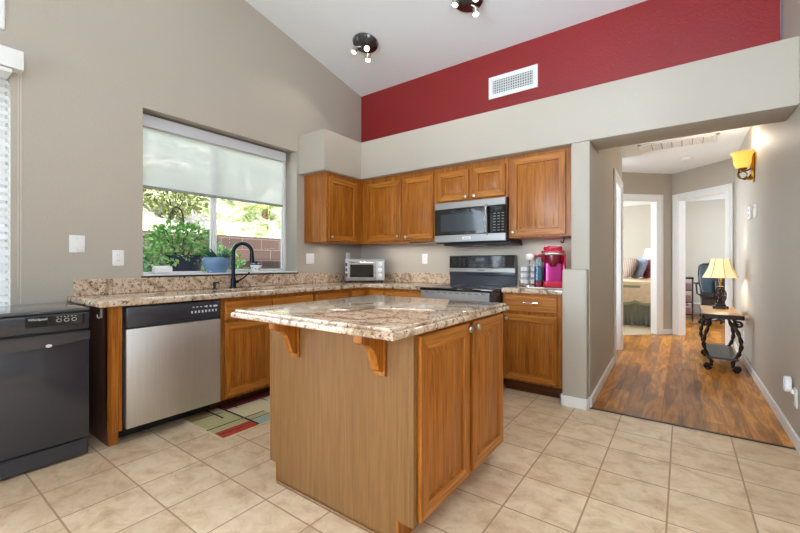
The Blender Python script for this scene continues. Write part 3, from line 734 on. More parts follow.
# ---- toaster oven standing across the corner
tr = R(39)
to = thing('toaster_oven', 'silver toaster oven standing across the corner of the worktop', 'toaster oven', (-3.10, 3.545, CT), rotz=tr, local=True)
w, dp, hh = .235, .13, .275
m = MB(); m.box(-w, w, -dp, dp, .018, hh, .012, seg=2); build('body', m, plain('silver_shell', rgb(150, 152, 152), .35, .5), to)
FT = FY(-dp)
m = MB(); m.box(-w + .035, w - .115, .045, hh - .03, 0, .014, .006, M_=FT); d = build('door', m, 'chrome', to)
m = MB(); m.box(-w + .06, w - .135, .062, hh - .062, .012, .016, M_=FT); build('door_glass', m, 'blackglass', d)
m = MB(); m.tube([(-w + .06, hh - .042, .012), (-w + .065, hh - .042, .036), (w - .14, hh - .042, .036), (w - .135, hh - .042, .012)], .008, 8, M_=FT); build('handle', m, 'chrome', d)
m = MB(); m.box(w - .105, w - .012, .03, hh - .02, 0, .004, .002, M_=FT); cp = build('control_panel', m, 'steel', to)
for z in (.215, .148, .082):
    m = MB(); m.lathe([(.026, 0), (.026, .008), (.02, .012), (.019, .026), (.016, .028)], (0, 0, 0), 18, FT @ Matrix.Translation((w - .058, z, .004))); m.box(w - .061, w - .055, z - .018, z + .018, .03, .036, .001, M_=FT); build('knob', m, 'white', cp)
m = MB()
for z in (.07, .13, .19): m.box(-w + .006, -w + .028, z, z + .04, .0, .006, .002, M_=FT)
build('side_slot', m, 'slot', to)
for x in (-w + .04, w - .04):
    for y in (-dp + .03, dp - .03):
        m = MB(); m.cyl((x, y, 0), (x, y, .02), .012); build('foot', m, 'blackmat', to)

# ---- coffee maker, tray and pod carousel
tray = MB(); tray.box(-.14, .14, -.15, .15, 0, .012, .006, M_=Matrix.Translation((-.965, 3.575, .932)) @ Matrix.Rotation(R(8), 4, 'Z')); build('tray', tray, 'white', label='white flat tray under the red coffee maker', cat='tray')
cm = thing('coffee_maker', 'red and magenta pod coffee maker with a clear water tank', 'coffee maker', (-.938, 3.562, .9445), rotz=R(17), local=True); cm.scale = (1.07, 1.07, 1.04)
def rr(x0, x1, y0, y1, r, n=4):
    P = []
    for cx, cy, a in ((x1 - r, y1 - r, 0), (x0 + r, y1 - r, 90), (x0 + r, y0 + r, 180), (x1 - r, y0 + r, 270)):
        P += [(cx + r * math.cos(R(a + 90 * i / n)), cy + r * math.sin(R(a + 90 * i / n))) for i in range(n + 1)]
    return P
m = MB(); m.prism(rr(-.065, .095, -.14, .13, .03), 0, .045, bev=.004); b = build('base', m, 'darkred', cm)
m = MB(); m.box(-.05, .08, -.125, -.03, .045, .049, .001); build('drip_grate', m, 'slot', b)
m = MB(); m.prism(rr(-.06, .09, -.145, -.10, .018), .006, .052, bev=.003); build('drip_tray', m, 'red_plastic', cm)
m = MB(); m.prism(rr(-.06, .092, -.02, .13, .03), .045, .25); build('column', m, 'magenta', cm)
m = MB(); m.box(.082, .108, -.075, .13, .0, .30, .012, seg=3); m.box(.09, .106, -.12, .0, .18, .29, .01, seg=2); build('side_shell', m, 'red_plastic', cm)
m = MB(); m.prism(rr(-.078, .10, -.10, .13, .05, 6), .215, .31, bev=.012); m.prism(rr(-.06, .085, -.08, .12, .05, 6), .305, .345, bev=.016); build('head', m, 'red_plastic', cm)
m = MB(); m.lathe([(.058, 0), (.064, .02), (.062, .075), (.05, .085)], (.01, -.09, .20), 28); m.lathe([(.022, 0), (.03, .03)], (.01, -.09, .172), 20); build('brew_head', m, 'darkred', cm)
m = MB(); m.tube([(-.085, -.02, .272), (-.078, -.11, .276), (-.045, -.15, .278), (.01, -.162, .279), (.065, -.15, .278), (.098, -.11, .276), (.105, -.02, .272)], .010, 10); build('lift_handle', m, 'nickel', cm)
m = MB(); m.prism(rr(-.13, -.066, -.09, .12, .022), .05, .255); tank = build('water_tank', m, 'smoke', cm)
m = MB(); m.prism(rr(-.127, -.069, -.087, .117, .02), .055, .17); build('water', m, plain('tank_water', rgb(96, 124, 142), .1), tank)
m = MB(); m.prism(rr(-.132, -.064, -.092, .122, .022), .255, .275, bev=.004); build('tank_lid', m, 'red_plastic', tank)
m = MB(); m.prism(rr(-.132, -.064, -.092, .122, .022), 0, .05, bev=.004); build('tank_base', m, 'darkred', cm)
pcx, pcy, pz = -1.182, 3.732, .932
ca = thing('pod_carousel', 'chrome coffee pod carousel between the range and the coffee maker', 'pod holder', (pcx, pcy, pz))
m = MB(); m.lathe([(.07, 0), (.07, .008), (.012, .012), (.006, .014)], (pcx, pcy, pz), 24); build('base', m, 'chrome', ca)
m = MB(); m.cyl((pcx, pcy, pz + .01), (pcx, pcy, pz + .235), .005, seg=8); m.lathe([(.004, 0), (.010, .008), (.004, .018)], (pcx, pcy, pz + .232), 10); build('spindle', m, 'chrome', ca)
m = MB()
for lv in (.03, .088, .146):
    for k in range(6):
        a = k * math.pi / 3 + .3; c = (pcx + .061 * math.cos(a), pcy + .061 * math.sin(a))
        m.tube([(c[0] + .0255 * math.cos(t * math.pi / 6), c[1] + .0255 * math.sin(t * math.pi / 6), pz + lv + .040) for t in range(12)], .002, 5, closed=True)
        m.tube([(pcx, pcy, pz + lv + .040), (pcx + .031 * math.cos(a), pcy + .031 * math.sin(a), pz + lv + .040)], .002, 5)
build('ring_rack', m, 'chrome', ca)
pod0 = None
for lv in (.03, .088, .146):
    for k in range(6):
        a = k * math.pi / 3 + .3; c = (pcx + .061 * math.cos(a), pcy + .061 * math.sin(a), pz + lv)
        if pod0 is None:
            pod0 = thing('coffee_pod', 'small foil-lidded coffee pod held in the chrome carousel', 'coffee pod', c, group='coffee pods in the carousel')
            m = MB(); m.lathe([(.019, 0), (.0235, .034), (.026, .046)], c, 14); build('cup', m, 'white', pod0)
            m = MB(); m.lathe([(.0295, .046), (.0295, .049), (.02, .05)], c, 14); build('lid', m, plain('blue_foil', rgb(150, 166, 205), .35, .3), pod0)
        else:
            p = copy_tree(pod0); p.location = c
m = MB(); m.lathe([(.03, 0), (.038, .03), (.036, .05), (.02, .058)], (pcx - .0, pcy, pz + .252), 16); build('cup_stack', m, 'white', label='small white cup on top of the pod carousel', cat='cup')

# ---- rug
MATS = [plain('rug_cream', rgb(206, 190, 150), .95, vs=60), plain('rug_sage', rgb(176, 168, 120), .95, vs=60), plain('rug_rust', rgb(176, 58, 34), .95, var=.25, vs=30),
        plain('rug_burgundy', rgb(124, 34, 46), .95, var=.2, vs=30), plain('rug_black', rgb(38, 30, 28), .95), plain('rug_bluegrey', rgb(158, 172, 158), .95, vs=60), plain('rug_gold', rgb(170, 140, 84), .95, vs=60)]
m = MB()
m.box(-2.985, -2.412, 1.355, 2.28, 0, .007, .003)
def patch(mi, x0, x1, y0, y1, z=.0074): m.mi = mi; m.quad((x0, y0, z), (x1, y0, z), (x1, y1, z), (x0, y1, z))
patch(1, -2.975, -2.63, 1.37, 1.64); patch(6, -2.975, -2.87, 1.37, 1.54, .0076); patch(0, -2.86, -2.63, 1.65, 2.27)
patch(2, -2.545, -2.43, 1.37, 1.63); patch(3, -2.972, -2.88, 1.65, 2.10); patch(5, -2.54, -2.43, 1.65, 2.27); patch(1, -2.625, -2.55, 1.37, 1.81); patch(0, -2.97, -2.87, 1.56, 1.63, .0077)
for a in ((-2.98, -2.74, 1.538, 1.552), (-2.98, -2.44, 1.630, 1.648), (-2.867, -2.857, 1.366, 1.604), (-2.632, -2.620, 1.36, 1.81), (-2.556, -2.546, 1.65, 2.0), (-2.97, -2.85, 1.718, 1.728), (-2.88, -2.80, 1.955, 1.965), (-2.50, -2.49, 1.37, 1.55)):
    patch(4, *a, z=.0082)
build('rug', m, MATS, label='small rug of rust, sage and black blocks in front of the sink cabinet', cat='rug', smooth=False)

# ---- wall plates
def plate(name, T, u, v, w, h, label, cat, kind):
    r = thing(name, label, cat, (T @ Matrix.Translation((u, v, 0))).translation)
    m = MB(); m.box(u - w / 2, u + w / 2, v - h / 2, v + h / 2, 0, .006, .003, M_=T, seg=2); build('plate', m, 'white', r)
    if kind == 'outlet':
        m = MB()
        for z in (-.02, .02): m.prism(rr(u - .016, u + .016, v + z - .013, v + z + .013, .008), .005, .008, M_=T)
        k = build('socket', m, 'white', r)
        m = MB()
        for z in (-.02, .02):
            for x in (-.006, .006): m.box(u + x - .001, u + x + .001, v + z - .002, v + z + .006, .007, .0084, M_=T)
        build('slot', m, 'slot', k)
    elif kind == 'toggle':
        m = MB(); m.box(u - .005, u + .005, v - .012, v + .012, .005, .008, M_=T); m.box(u - .004, u + .004, v - .002, v + .008, .006, .018, .001, M_=T); build('toggle', m, 'white', r)
        m = MB()
        for z in (-.04, .04): m.lathe([(.003, 0), (.003, .0068)], (0, 0, 0), 8, T @ Matrix.Translation((u, v + z, 0)))
        build('screw', m, 'greyplastic', r)
    elif kind == 'rocker2':
        for x in (-.023, .023):
            m = MB(); m.box(u + x - .017, u + x + .017, v - .033, v + .033, .005, .009, .002, M_=T); build('rocker', m, 'white', r)
    return r
plate('light_switch', FX(XL), .864, 1.289, .088, .122, 'square white switch plate on the tan wall above the black dishwasher', 'light switch', 'toggle')
plate('wall_outlet', FX(XL), 1.109, 1.193, .075, .118, 'white wall outlet just left of the kitchen window', 'outlet', 'outlet')
plate('light_switch', FX(XL), 2.974, 1.203, .118, .122, 'white double rocker switch right of the kitchen window, under the wall cabinet', 'light switch', 'rocker2')
plate('wall_outlet', FX(XL), 3.60, 1.225, .075, .118, 'white outlet half hidden behind the toaster oven', 'outlet', 'outlet')
plate('wall_outlet', FY(YB), -2.441, 1.203, .075, .118, 'white outlet on the back wall left of the range', 'outlet', 'outlet')

# ---- roller shade, air vent, ceiling spots
rs = thing('roller_shade', 'white sunscreen roller shade pulled halfway down over the kitchen window', 'window shade', (XL - .13, 2.03, 2.26))
m = MB(); m.box(XL - .165, XL - .085, 1.279, 2.705, 2.268, 2.366, .004); build('cassette', m, plain('grey_white_vinyl', rgb(206, 206, 210), .4, var=.01), rs)
m = MB(); m.box(XL - .122, XL - .120, 1.285, 2.69, 1.79, 2.27); build('fabric', m, 'sheer', rs)
m = MB(); m.box(XL - .128, XL - .114, 1.285, 2.69, 1.770, 1.794, .004); build('hem_bar', m, 'greyplastic', rs)
av = thing('air_vent', 'white supply air vent on the red wall', 'vent', (-1.39, YB, 2.87))
FV = FY(YB); va, vb, vc, vd = -1.644, -1.137, 2.872, 3.098
m = MB(); t_ = .045
m.box(va, vb, vc, vc + t_, 0, .012, .003, M_=FV); m.box(va, vb, vd - t_, vd, 0, .012, .003, M_=FV); m.box(va, va + t_, vc + t_, vd - t_, 0, .012, .003, M_=FV); m.box(vb - t_, vb, vc + t_, vd - t_, 0, .012, .003, M_=FV); build('frame', m, 'white', av)
m = MB(); m.box(va + .03, vb - .03, vc + .03, vd - .03, 0, .002, M_=FV); build('dark_backing', m, 'slot', av)  # dark sheet on the wall standing for the unlit duct
m = MB()
for i in range(17): x = va + .058 + i * .0245; m.box(x - .007, x + .007, vc + .04, vd - .04, .003, .0055, M_=FV)
for i in range(5): z = vc + .062 + i * .0255; m.box(va + .04, vb - .04, z - .005, z + .005, .006, .009, M_=FV)
build('grille', m, plain('vent_grey', rgb(205, 208, 206), .5), av)

RV = Vector((.8083, .5888, 0)); FV3 = Vector((-.5888, .8083, 0))
def ceiling_spot(px, py, heads, label):
    pz_ = CZ(py); C = Vector((px, py, pz_ - .012))
    r = thing('ceiling_spotlight', label, 'ceiling light', (px, py, pz_), group='three-headed ceiling spotlights')
    T = Matrix.Translation(C) @ Matrix.Rotation(-math.atan(SL), 4, 'X')
    m = MB(); m.lathe([(.135, 0.014), (.14, 0), (.13, -.02), (.06, -.032), (.02, -.036)], (0, 0, 0), 36, T); build('canopy', m, plain('dark_chrome', rgb(120, 124, 128), .12, .95), r)
    for (dx, dz, dd, aim) in heads:
        H = C + RV * dx + FV3 * dd + Vector((0, 0, dz)); a = Vector(aim).normalized(); b_ = H - a * .06
        m = MB(); m.tube([C + (b_ - C) * .45 + Vector((0, 0, -.02)), b_ + Vector((0, 0, .0))], .008, 8); m.lathe([(.012, 0), (.026, .012), (.030, .07), (.027, .07), (.024, .064)], (0, 0, 0), 18, Matrix.Translation(b_) @ a.to_track_quat('Z', 'Y').to_matrix().to_4x4())
        h = build('spot_head', m, 'nickel', r)
        m = MB(); m.lathe([(.024, .062), (.020, .072), (.008, .076)], (0, 0, 0), 16, Matrix.Translation(b_) @ a.to_track_quat('Z', 'Y').to_matrix().to_4x4()); build('bulb', m, 'bulb', h)
        lamp('SPOT', 'spot_lamp', H + a * .035, 5, (1, .95, .86), a, spot=110, radius=.03)
ceiling_spot(-2.729, 3.121, [(-.12, -.10, -.02, (-.2, -.35, -.9)), (.02, -.09, -.06, (.55, -.6, -.6)), (.03, -.19, -.03, (.1, -.2, -1))], 'three-headed ceiling spotlight nearest the corner of the red wall')
ceiling_spot(-1.535, 3.13, [(-.115, -.06, -.02, (-.2, -.25, -1)), (.06, -.03, -.05, (.35, -.7, -.5)), (.07, -.13, .0, (.1, -.1, -1))], 'three-headed ceiling spotlight cut by the top edge of the photo')

# ---- blind, valance and cord of the patio door
bl = thing('window_blind', 'white slatted blind with boxed valance over the patio door', 'blind', (-3.37, -.46, .06))
m = MB(); m.box(XL, -3.35, -1.58, .578, 2.365, 2.485, .004); m.box(XL - .07, -3.36, -1.49, .525, 2.335, 2.359); build('valance', m, 'trim', bl)
m = MB()
for i in range(46):
    z = .09 + i * .0492
    m.box(-.026, .026, -1.49, .526, -.0012, .0012, M_=Matrix.Translation((XL - .035, 0, z)) @ Matrix.Rotation(R(40), 4, 'Y'))
build('slats', m, 'slat', bl)
m = MB(); m.box(XL - .06, XL - .01, -1.49, .526, .065, .08, .003); build('bottom_rail', m, 'trim', bl)
m = MB(); m.tube([(-3.36, .565, 2.37), (-3.362, .566, 1.6), (-3.375, .567, .9)], .0025, 6); m.tube([(-3.38, .556, 2.37), (-3.385, .556, 1.6), (-3.39, .556, 1.0)], .002, 6); build('wand', m, plain('clear_cord', rgb(206, 198, 186), .4), bl)

# ---- things on the window sill
SZ = 1.064
sp = thing('succulent_pot', 'low blue ceramic bowl with a green succulent on the window sill', 'plant', (-3.515, 1.93, SZ))
m = MB(); m.lathe([(.085, 0), (.09, .006), (.088, .022), (.110, .035), (.135, .075), (.140, .10), (.136, .125), (.118, .145), (.112, .145), (.118, .125), (.02, .120)], (0, 0, 0), 36, Matrix.Translation((-3.535, 1.93, SZ)) @ Matrix.Diagonal((.62, 1, 1, 1))); build('bowl', m, plain('blue_glaze', rgb(112, 146, 182), .3, coat=.3), sp)
m = MB()
def blade(mb, base, d, L, w, bend=.3, n=5, th=.2):
    d = Vector(d).normalized(); side = d.cross(Vector((0, 0, 1)));
    side = side.normalized() if side.length > 1e-3 else Vector((1, 0, 0))
    t = mb.bm; prev = None
    for i in range(n + 1):
        f = i / n; p = Vector(base) + d * L * f + Vector((0, 0, -bend * L * f * f)); ww = w * math.sin(math.pi * min(1, .18 + .82 * f)) if f < 1 else 0.001
        up = side.cross(d).normalized() * ww * th
        row = [t.verts.new(p - side * ww), t.verts.new(p + up), t.verts.new(p + side * ww)]
        if prev: t.faces.new((prev[0], prev[1], row[1], row[0])); t.faces.new((prev[1], prev[2], row[2], row[1]))
        prev = row
for k in range(46):
    a = rnd.uniform(0, 6.28); e_ = rnd.uniform(.5, 1.8)
    blade(m, (-3.535 + .03 * math.cos(a), 1.945 + .045 * math.sin(a), SZ + .12), (math.cos(a) * .8, math.sin(a), e_), rnd.uniform(.10, .165), .015, .12, th=-.4)
build('succulent', m, leafy('succulent_leaf', (40, 84, 66), (70, 120, 96), (110, 156, 128)), sp)
cu = thing('sugar_cup', 'small white patterned cup with dark lid on the window sill', 'cup', (-3.515, 2.33, SZ))
m = MB(); m.lathe([(.034, 0), (.040, .006), (.052, .055), (.058, .072), (.052, .072), (.046, .055), (.01, .05)], (-3.515, 2.33, SZ), 28); build('cup', m, 'white', cu)
m = MB()
for k in range(9):
    a = k * .7; m.lathe([(.007, 0), (.007, .002)], (0, 0, 0), 8, Matrix.Translation((-3.515 + .048 * math.cos(a), 2.33 + .048 * math.sin(a), SZ + .032 + .012 * (k % 2))) @ Vector((math.cos(a), math.sin(a), -.25)).to_track_quat('Z', 'Y').to_matrix().to_4x4())
build('painted_flower', m, plain('blue_paint', rgb(70, 110, 150), .4), cu)
m = MB(); m.lathe([(.056, .072), (.05, .082), (.02, .092), (.012, .094), (.015, .105), (.006, .112)], (-3.515, 2.33, SZ), 24); build('lid', m, 'faucet', cu)
m = MB(); m.box(-3.55, -3.49, 1.375, 1.525, SZ, SZ + .068, .022, seg=4); build('soap_box', m, 'white', label='rounded white box on the left end of the window sill', cat='box')

# ================================================================ HALL
HR = FXN(.585)       # right wall, u = -y
co = thing('console_table', 'wrought iron hall table with twisted scroll legs and tan top', 'table', (.36, 5.75, 0))
m = MB(); m.box(.182, .508, 5.25, 6.25, .585, .618, .006, seg=2); build('tabletop', m, plain('tan_stone_top', rgb(150, 122, 84), .35, var=.12), co)
m = MB()
for a in ((.175, .515, 5.243, 5.262), (.175, .515, 6.238, 6.257), (.175, .194, 5.243, 6.257), (.496, .515, 5.243, 6.257)): m.box(a[0], a[1], a[2], a[3], .568, .612, .004)
build('apron', m, 'iron', co)
def leg_path(x, y, s, k=1.0):
    P = [(0, .57), (.004, .50), (.03, .42), (.052, .34), (.055, .27), (.035, .19), (.005, .135), (-.012, .10), (-.008, .06), (.02, .04), (.045, .055)]
    out = []
    for (a, b), (c, d) in zip(P, P[1:]):
        for t in range(5): out.append(Vector((x + s * k * (a + (c - a) * t / 5), y, b + (d - b) * t / 5)))
    return out
for x, s in ((.245, -1), (.445, 1)):
    for y in (5.36, 6.14):
        m = MB(); P = leg_path(x, y, s)
        for ph in (0, math.pi):
            m.tube([p + Vector((math.cos(i * .62 + ph), math.sin(i * .62 + ph), 0)) * .0085 for i, p in enumerate(P)], .0125, 8)
        sp_ = lambda c, r0_, turns, z0: [Vector((c[0] + s * (r0_ * (1 - t / 26)) * math.cos(R(z0 + turns * 360 * t / 24)), y, c[1] + (r0_ * (1 - t / 26)) * math.sin(R(z0 + turns * 360 * t / 24)))) for t in range(25)]
        m.tube(sp_((x + s * .034, .505), .036, -1.3, 150), [.012] * 20 + [.010, .009, .008, .009, .012], 8)
        m.tube(sp_((x + s * .022, .045), .036, 1.25, 200), [.013] * 20 + [.012, .012, .012, .013, .014], 8)
        m.lathe([(.02, 0), (.022, .006), (.016, .014)], (x + s * .02, y, 0), 12)
        build('leg', m, 'iron', co)
m = MB(); m.box(.215, .48, 5.33, 6.17, .128, .15, .004); build('shelf', m, plain('dark_slate_shelf', rgb(74, 68, 64), .35), co)
m = MB()
for x in (.245, .445): m.tube([(x, 5.36, .545), (x, 5.75, .55), (x, 6.14, .545)], .010, 6)
build('side_rail', m, 'iron', co)

tl = thing('table_lamp', 'lit table lamp with cream shade and twisted iron cage base on the hall table', 'lamp', (.365, 5.92, .618))
lx, ly, lz = .365, 5.92, .618
m = MB(); m.box(lx - .072, lx + .072, ly - .072, ly + .072, lz, lz + .03, .006, seg=2); m.box(lx - .05, lx + .05, ly - .05, ly + .05, lz + .03, lz + .055, .01, seg=2); build('base', m, 'iron', tl)
m = MB()
for k in range(8):
    m.tube([(lx + (.022 + .034 * math.sin(math.pi * t / 14)) * math.cos(k * math.pi / 4 + t * .16), ly + (.022 + .034 * math.sin(math.pi * t / 14)) * math.sin(k * math.pi / 4 + t * .16), lz + .055 + .20 * t / 14) for t in range(15)], .0065, 6)
m.lathe([(.03, 0), (.034, .008), (.02, .016)], (lx, ly, lz + .25), 16); m.lathe([(.012, 0), (.02, .03), (.02, .10), (.012, .14), (.006, .19)], (lx, ly, lz + .055), 12)
build('cage_stem', m, 'iron', tl)
m = MB(); m.cyl((lx, ly, lz + .26), (lx, ly, lz + .46), .009, seg=10); m.lathe([(.018, 0), (.018, .05)], (lx, ly, lz + .31), 12); build('socket', m, 'bronze', tl)
m = MB(); m.lathe([(.175, .365), (.15, .41), (.125, .46), (.105, .52), (.092, .585)], (lx, ly, lz), 8, Matrix.Translation((lx, ly, 0)) @ Matrix.Rotation(R(12), 4, 'Z') @ Matrix.Translation((-lx, -ly, 0)), cap=False); build('lamp_shade', m, 'shade', tl, angle=20)
m = MB()
for k in range(8):
    a = k * math.pi / 4 + R(12); m.tube([(lx + r_ * math.cos(a), ly + r_ * math.sin(a), lz + z) for r_, z in ((.176, .365), (.151, .41), (.126, .46), (.106, .52), (.093, .585))], .003, 5)
build('piping', m, plain('gold_piping', rgb(176, 130, 66), .6), tl)
lamp('POINT', 'table_lamp_bulb', (lx, ly, lz + .47), 13, (1, .9, .75), radius=.05)

sc = thing('wall_sconce', 'lit amber glass sconce with scroll arm on the hall wall', 'wall lamp', (.585, 5.15, 2.0))
sx, sy = .49, 5.17
m = MB(); m.lathe([(.055, 0), (.06, .01), (.05, .022), (.02, .03)], (0, 0, 0), 24, HR @ Matrix.Translation((-5.22, 2.13, 0)) @ Matrix.Diagonal((1, 2.9, 1, 1))); m.lathe([(.03, -.01), (.035, 0), (.01, .03)], (.56, 5.22, 2.0), 14); build('backplate', m, 'gold', sc)
m = MB(); m.tube([(.57, 5.22, 2.06), (.545, 5.21, 2.02), (.51, 5.19, 1.995), (.475, 5.175, 2.01), (.455, 5.165, 2.05), (.465, 5.17, 2.09)], .008, 8)
m.tube([(sx + .035 * math.cos(t * .5), sy - .01, 2.035 + .035 * math.sin(t * .5)) for t in range(13)], .006, 6); m.tube([(.57, 5.22, 2.12), (.54, 5.2, 2.09), (.50, 5.185, 2.075), (sx, sy, 2.095)], .007, 8); m.lathe([(.01, 0), (.035, .012), (.04, .03)], (sx, sy, 2.08), 16); build('scroll_arm', m, 'bronze', sc)
m = MB(); m.lathe([(.03, 0), (.054, .018), (.068, .055), (.071, .10), (.077, .135), (.09, .155), (.095, .158), (.095, .163), (.086, .162)], (sx, sy, 2.10), 28, cap=False); build('glass_shade', m, 'amber', sc)
lamp('POINT', 'sconce_bulb', (sx - .09, sy, 2.36), 7, (1, .88, .7), radius=.04)
lamp('POINT', 'sconce_bulb', (sx - .0, sy, 2.20), 1.5, (1, .82, .56), radius=.04)

th = thing('thermostat', 'narrow white wall control with two dark buttons below the sconce', 'thermostat', (.585, 5.40, 1.62))
m = MB(); m.box(-5.47, -5.38, 1.612, 1.745, 0, .022, .006, M_=HR, seg=2); build('casing', m, 'white', th)
m = MB(); m.box(-5.445, -5.41, 1.64, 1.67, .022, .024, M_=HR); m.box(-5.445, -5.41, 1.69, 1.72, .022, .024, M_=HR); build('button', m, 'greyplastic', th)
th = thing('thermostat', 'plain white wall control beside the two-button control, nearer the kitchen', 'thermostat', (.585, 5.1, 1.6))
m = MB(); m.box(-5.13, -5.04, 1.60, 1.728, 0, .018, .005, M_=HR, seg=2); build('casing', m, 'white', th)
m = MB(); m.box(-5.10, -5.07, 1.69, 1.71, .018, .0195, M_=HR); build('display', m, 'greyplastic', th)
plate('wall_outlet', HR, -3.46, .30, .075, .118, 'white outlet low on the hall wall holding a night light', 'outlet', 'outlet')
nl = thing('night_light', 'small oval white plug-in night light low on the hall wall', 'night light', (.57, 3.52, .33))
m = MB(); m.prism(rr(-3.575, -3.50, .315, .415, .033, 6), .012, .045, M_=HR, bev=.006); build('casing', m, 'white', nl)
m = MB(); m.prism(rr(-3.552, -3.523, .345, .39, .012, 5), .045, .05, M_=HR); build('lens', m, plain('blue_lens', rgb(190, 200, 230), .2), nl)
m = MB(); m.box(-3.50, -3.465, .32, .345, .009, .02, M_=HR); build('plug', m, 'white', nl)
plate('wall_outlet', HR, -6.0, .30, .075, .118, 'white outlet on the wall behind the hall table', 'outlet', 'outlet')
rg_ = thing('return_air_grille', 'long white return air grille in the hall ceiling', 'vent', (-.05, 5.68, 2.6))
m = MB()
for a in ((-.44, .34, 5.56, 5.60), (-.44, .34, 5.88, 5.93), (-.44, -.40, 5.56, 5.93), (.30, .34, 5.56, 5.93)): m.box(a[0], a[1], a[2], a[3], 2.588, 2.6, .003)
build('frame', m, 'white', rg_)
m = MB()
for i in range(1, 7): x = -.40 + i * .10; m.box(x - .004, x + .004, 5.59, 5.89, 2.589, 2.598)
build('divider', m, 'greyplastic', rg_)
m = MB(); m.box(-.42, .32, 5.58, 5.91, 2.5955, 2.5998); build('dark_backing', m, plain('duct_shade_grey', rgb(120, 120, 120), .6), rg_)  # dark plate: shade between the louvers put in as colour
m = MB()
for i in range(14): m.box(-.40, .30, 5.603 + i * .0205, 5.614 + i * .0205, 2.5915, 2.5935)
build('louver', m, 'white', rg_)
m = MB(); m.lathe([(.05, -.035), (.062, -.03), (.068, -.012), (.07, 0)], (.055, 6.63, 2.6), 28); sd = build('smoke_detector', m, 'white', label='round white smoke detector on the hall ceiling', cat='smoke detector')

# ================================================================ BEDROOM seen through the left doorway
bed = thing('bed', 'bed with cream quilt and grey-green skirt in the room beyond the left doorway', 'bed', (-1.3, 9.1, 0))
m = MB(); m.box(-2.4, -.40, 8.36, 9.9, .25, .80, .06, seg=3); build('mattress', m, plain('white_sheet', rgb(236, 226, 210), .8), bed)
m = MB()
n_ = 90; t = m.bm; rows = []
path = [(-2.4 + 2.02 * i / n_, 8.335) for i in range(n_ + 1)] + [(-.375, 8.36 + 1.5 * i / 50) for i in range(1, 51)]
for z, amp, o_ in ((.42, .004, 0), (.25, .012, .01), (.12, .018, .018), (.015, .022, .024)):
    rows.append([t.verts.new((x + (amp * math.sin(i * 1.9) + o_ if i > n_ else 0), y - (amp * math.sin(i * 1.9) + o_ if i <= n_ else 0), z)) for i, (x, y) in enumerate(path)])
for a, b in zip(rows, rows[1:]):
    for i in range(len(a) - 1): t.faces.new((a[i], a[i + 1], b[i + 1], b[i]))
build('bed_skirt', m, plain('grey_green_skirt', rgb(126, 126, 112), .9), bed)
m = MB(); t = m.bm; cols = []
for i in range(61):
    x = -2.38 + 2.02 * i / 60; sc_ = abs(math.sin(i * math.pi / 10)) * .05
    cols.append([t.verts.new(c) for c in ((x, 9.85, .84), (x, 9.0, .85), (x, 8.45, .84), (x, 8.34, .81), (x, 8.315, .72), (x, 8.312, .55), (x, 8.308, .43 - sc_))])
for a, b in zip(cols, cols[1:]):
    for i in range(len(a) - 1): t.faces.new((a[i], b[i], b[i + 1], a[i + 1]))
qo = build('quilt', m, plain('cream_quilt', rgb(226, 200, 168), .9, var=.1, vs=14), bed)
m = MB(); t = m.bm; prev = None
for i in range(61):
    x = -2.38 + 2.02 * i / 60; sc_ = abs(math.sin(i * math.pi / 10)) * .05
    row = [t.verts.new((x, 8.304, .475 - sc_)), t.verts.new((x, 8.304, .425 - sc_))]
    if prev: t.faces.new((prev[0], row[0], row[1], prev[1]))
    prev = row
m.box(-2.38, -.62, 8.305, 8.311, .70, .74); build('quilt_border', m, plain('sage_border', rgb(150, 150, 120), .9), qo)
def pillow(label, x, y, mat, tilt, yaw, s=(.30, .07, .21)):
    m = MB(); t = bmesh.new(); bmesh.ops.create_icosphere(t, subdivisions=3, radius=1)
    for v in t.verts:
        c = v.co; k = [math.copysign(abs(q_) ** .55, q_) for q_ in c]
        e_ = max(abs(k[0]), abs(k[2])); v.co = Vector((k[0] * s[0], c.y * s[1] * (1.05 - .5 * e_ ** 4), k[2] * s[2]))
    T = Matrix.Translation((x, y, .845 + s[2] * 1.0)) @ Matrix.Rotation(yaw, 4, 'Z') @ Matrix.Rotation(tilt, 4, 'X')
    m._add(t, T); build('pillow', m, mat, label=label, cat='pillow')
stripe, n, l, b = new_mat('striped_pillow')
wv = n.new('ShaderNodeTexWave'); l.new(coords(n, l, (1, 1, 1)), wv.inputs[0]); wv.inputs['Scale'].default_value = 9
l.new(ramp(n, l, wv.outputs['Fac'], [(.35, rgb(150, 128, 104)), (.6, rgb(110, 92, 84))]), b.inputs['Base Color']); b.inputs['Roughness'].default_value = .9
pillow('brown striped pillow leaning at the front of the pillows on the bed', -.86, 8.78, stripe, R(-24), R(-62))
pillow('pale blue pillow leaning behind the brown striped pillow on the bed', -.69, 8.86, plain('blue_grey_pillow', rgb(150, 160, 186), .9), R(-22), R(-66))
pillow('red patterned pillow at the head of the bed, half hidden by the door frame', -.53, 8.94, plain('red_pillow', rgb(170, 70, 84), .9, var=.4, vs=25), R(-18), R(-70), (.28, .06, .20))
ns = thing('nightstand', 'dark nightstand under the bedroom lamp, mostly hidden by the door frame', 'nightstand', (-.55, 10.3, 0))
m = MB(); m.box(-.80, -.27, 10.05, 10.55, .08, .74, .004); build('body', m, 'darkwood', ns)
m = MB(); m.box(-.82, -.26, 10.03, 10.57, .74, .77, .006); build('top', m, 'darkwood', ns)
m = MB(); m.door(FY(10.05), -.77, -.30, .45, .70, raised=False); dr = build('drawer', m, 'darkwood', ns)
m = MB(); knob(m, FY(10.05), -.535, .57); build('knob', m, 'bronze', dr)
for x in (-.78, -.30):
    for y in (10.08, 10.52):
        m = MB(); m.box(x - .02, x + .02, y - .02, y + .02, 0, .08); build('leg', m, 'darkwood', ns)
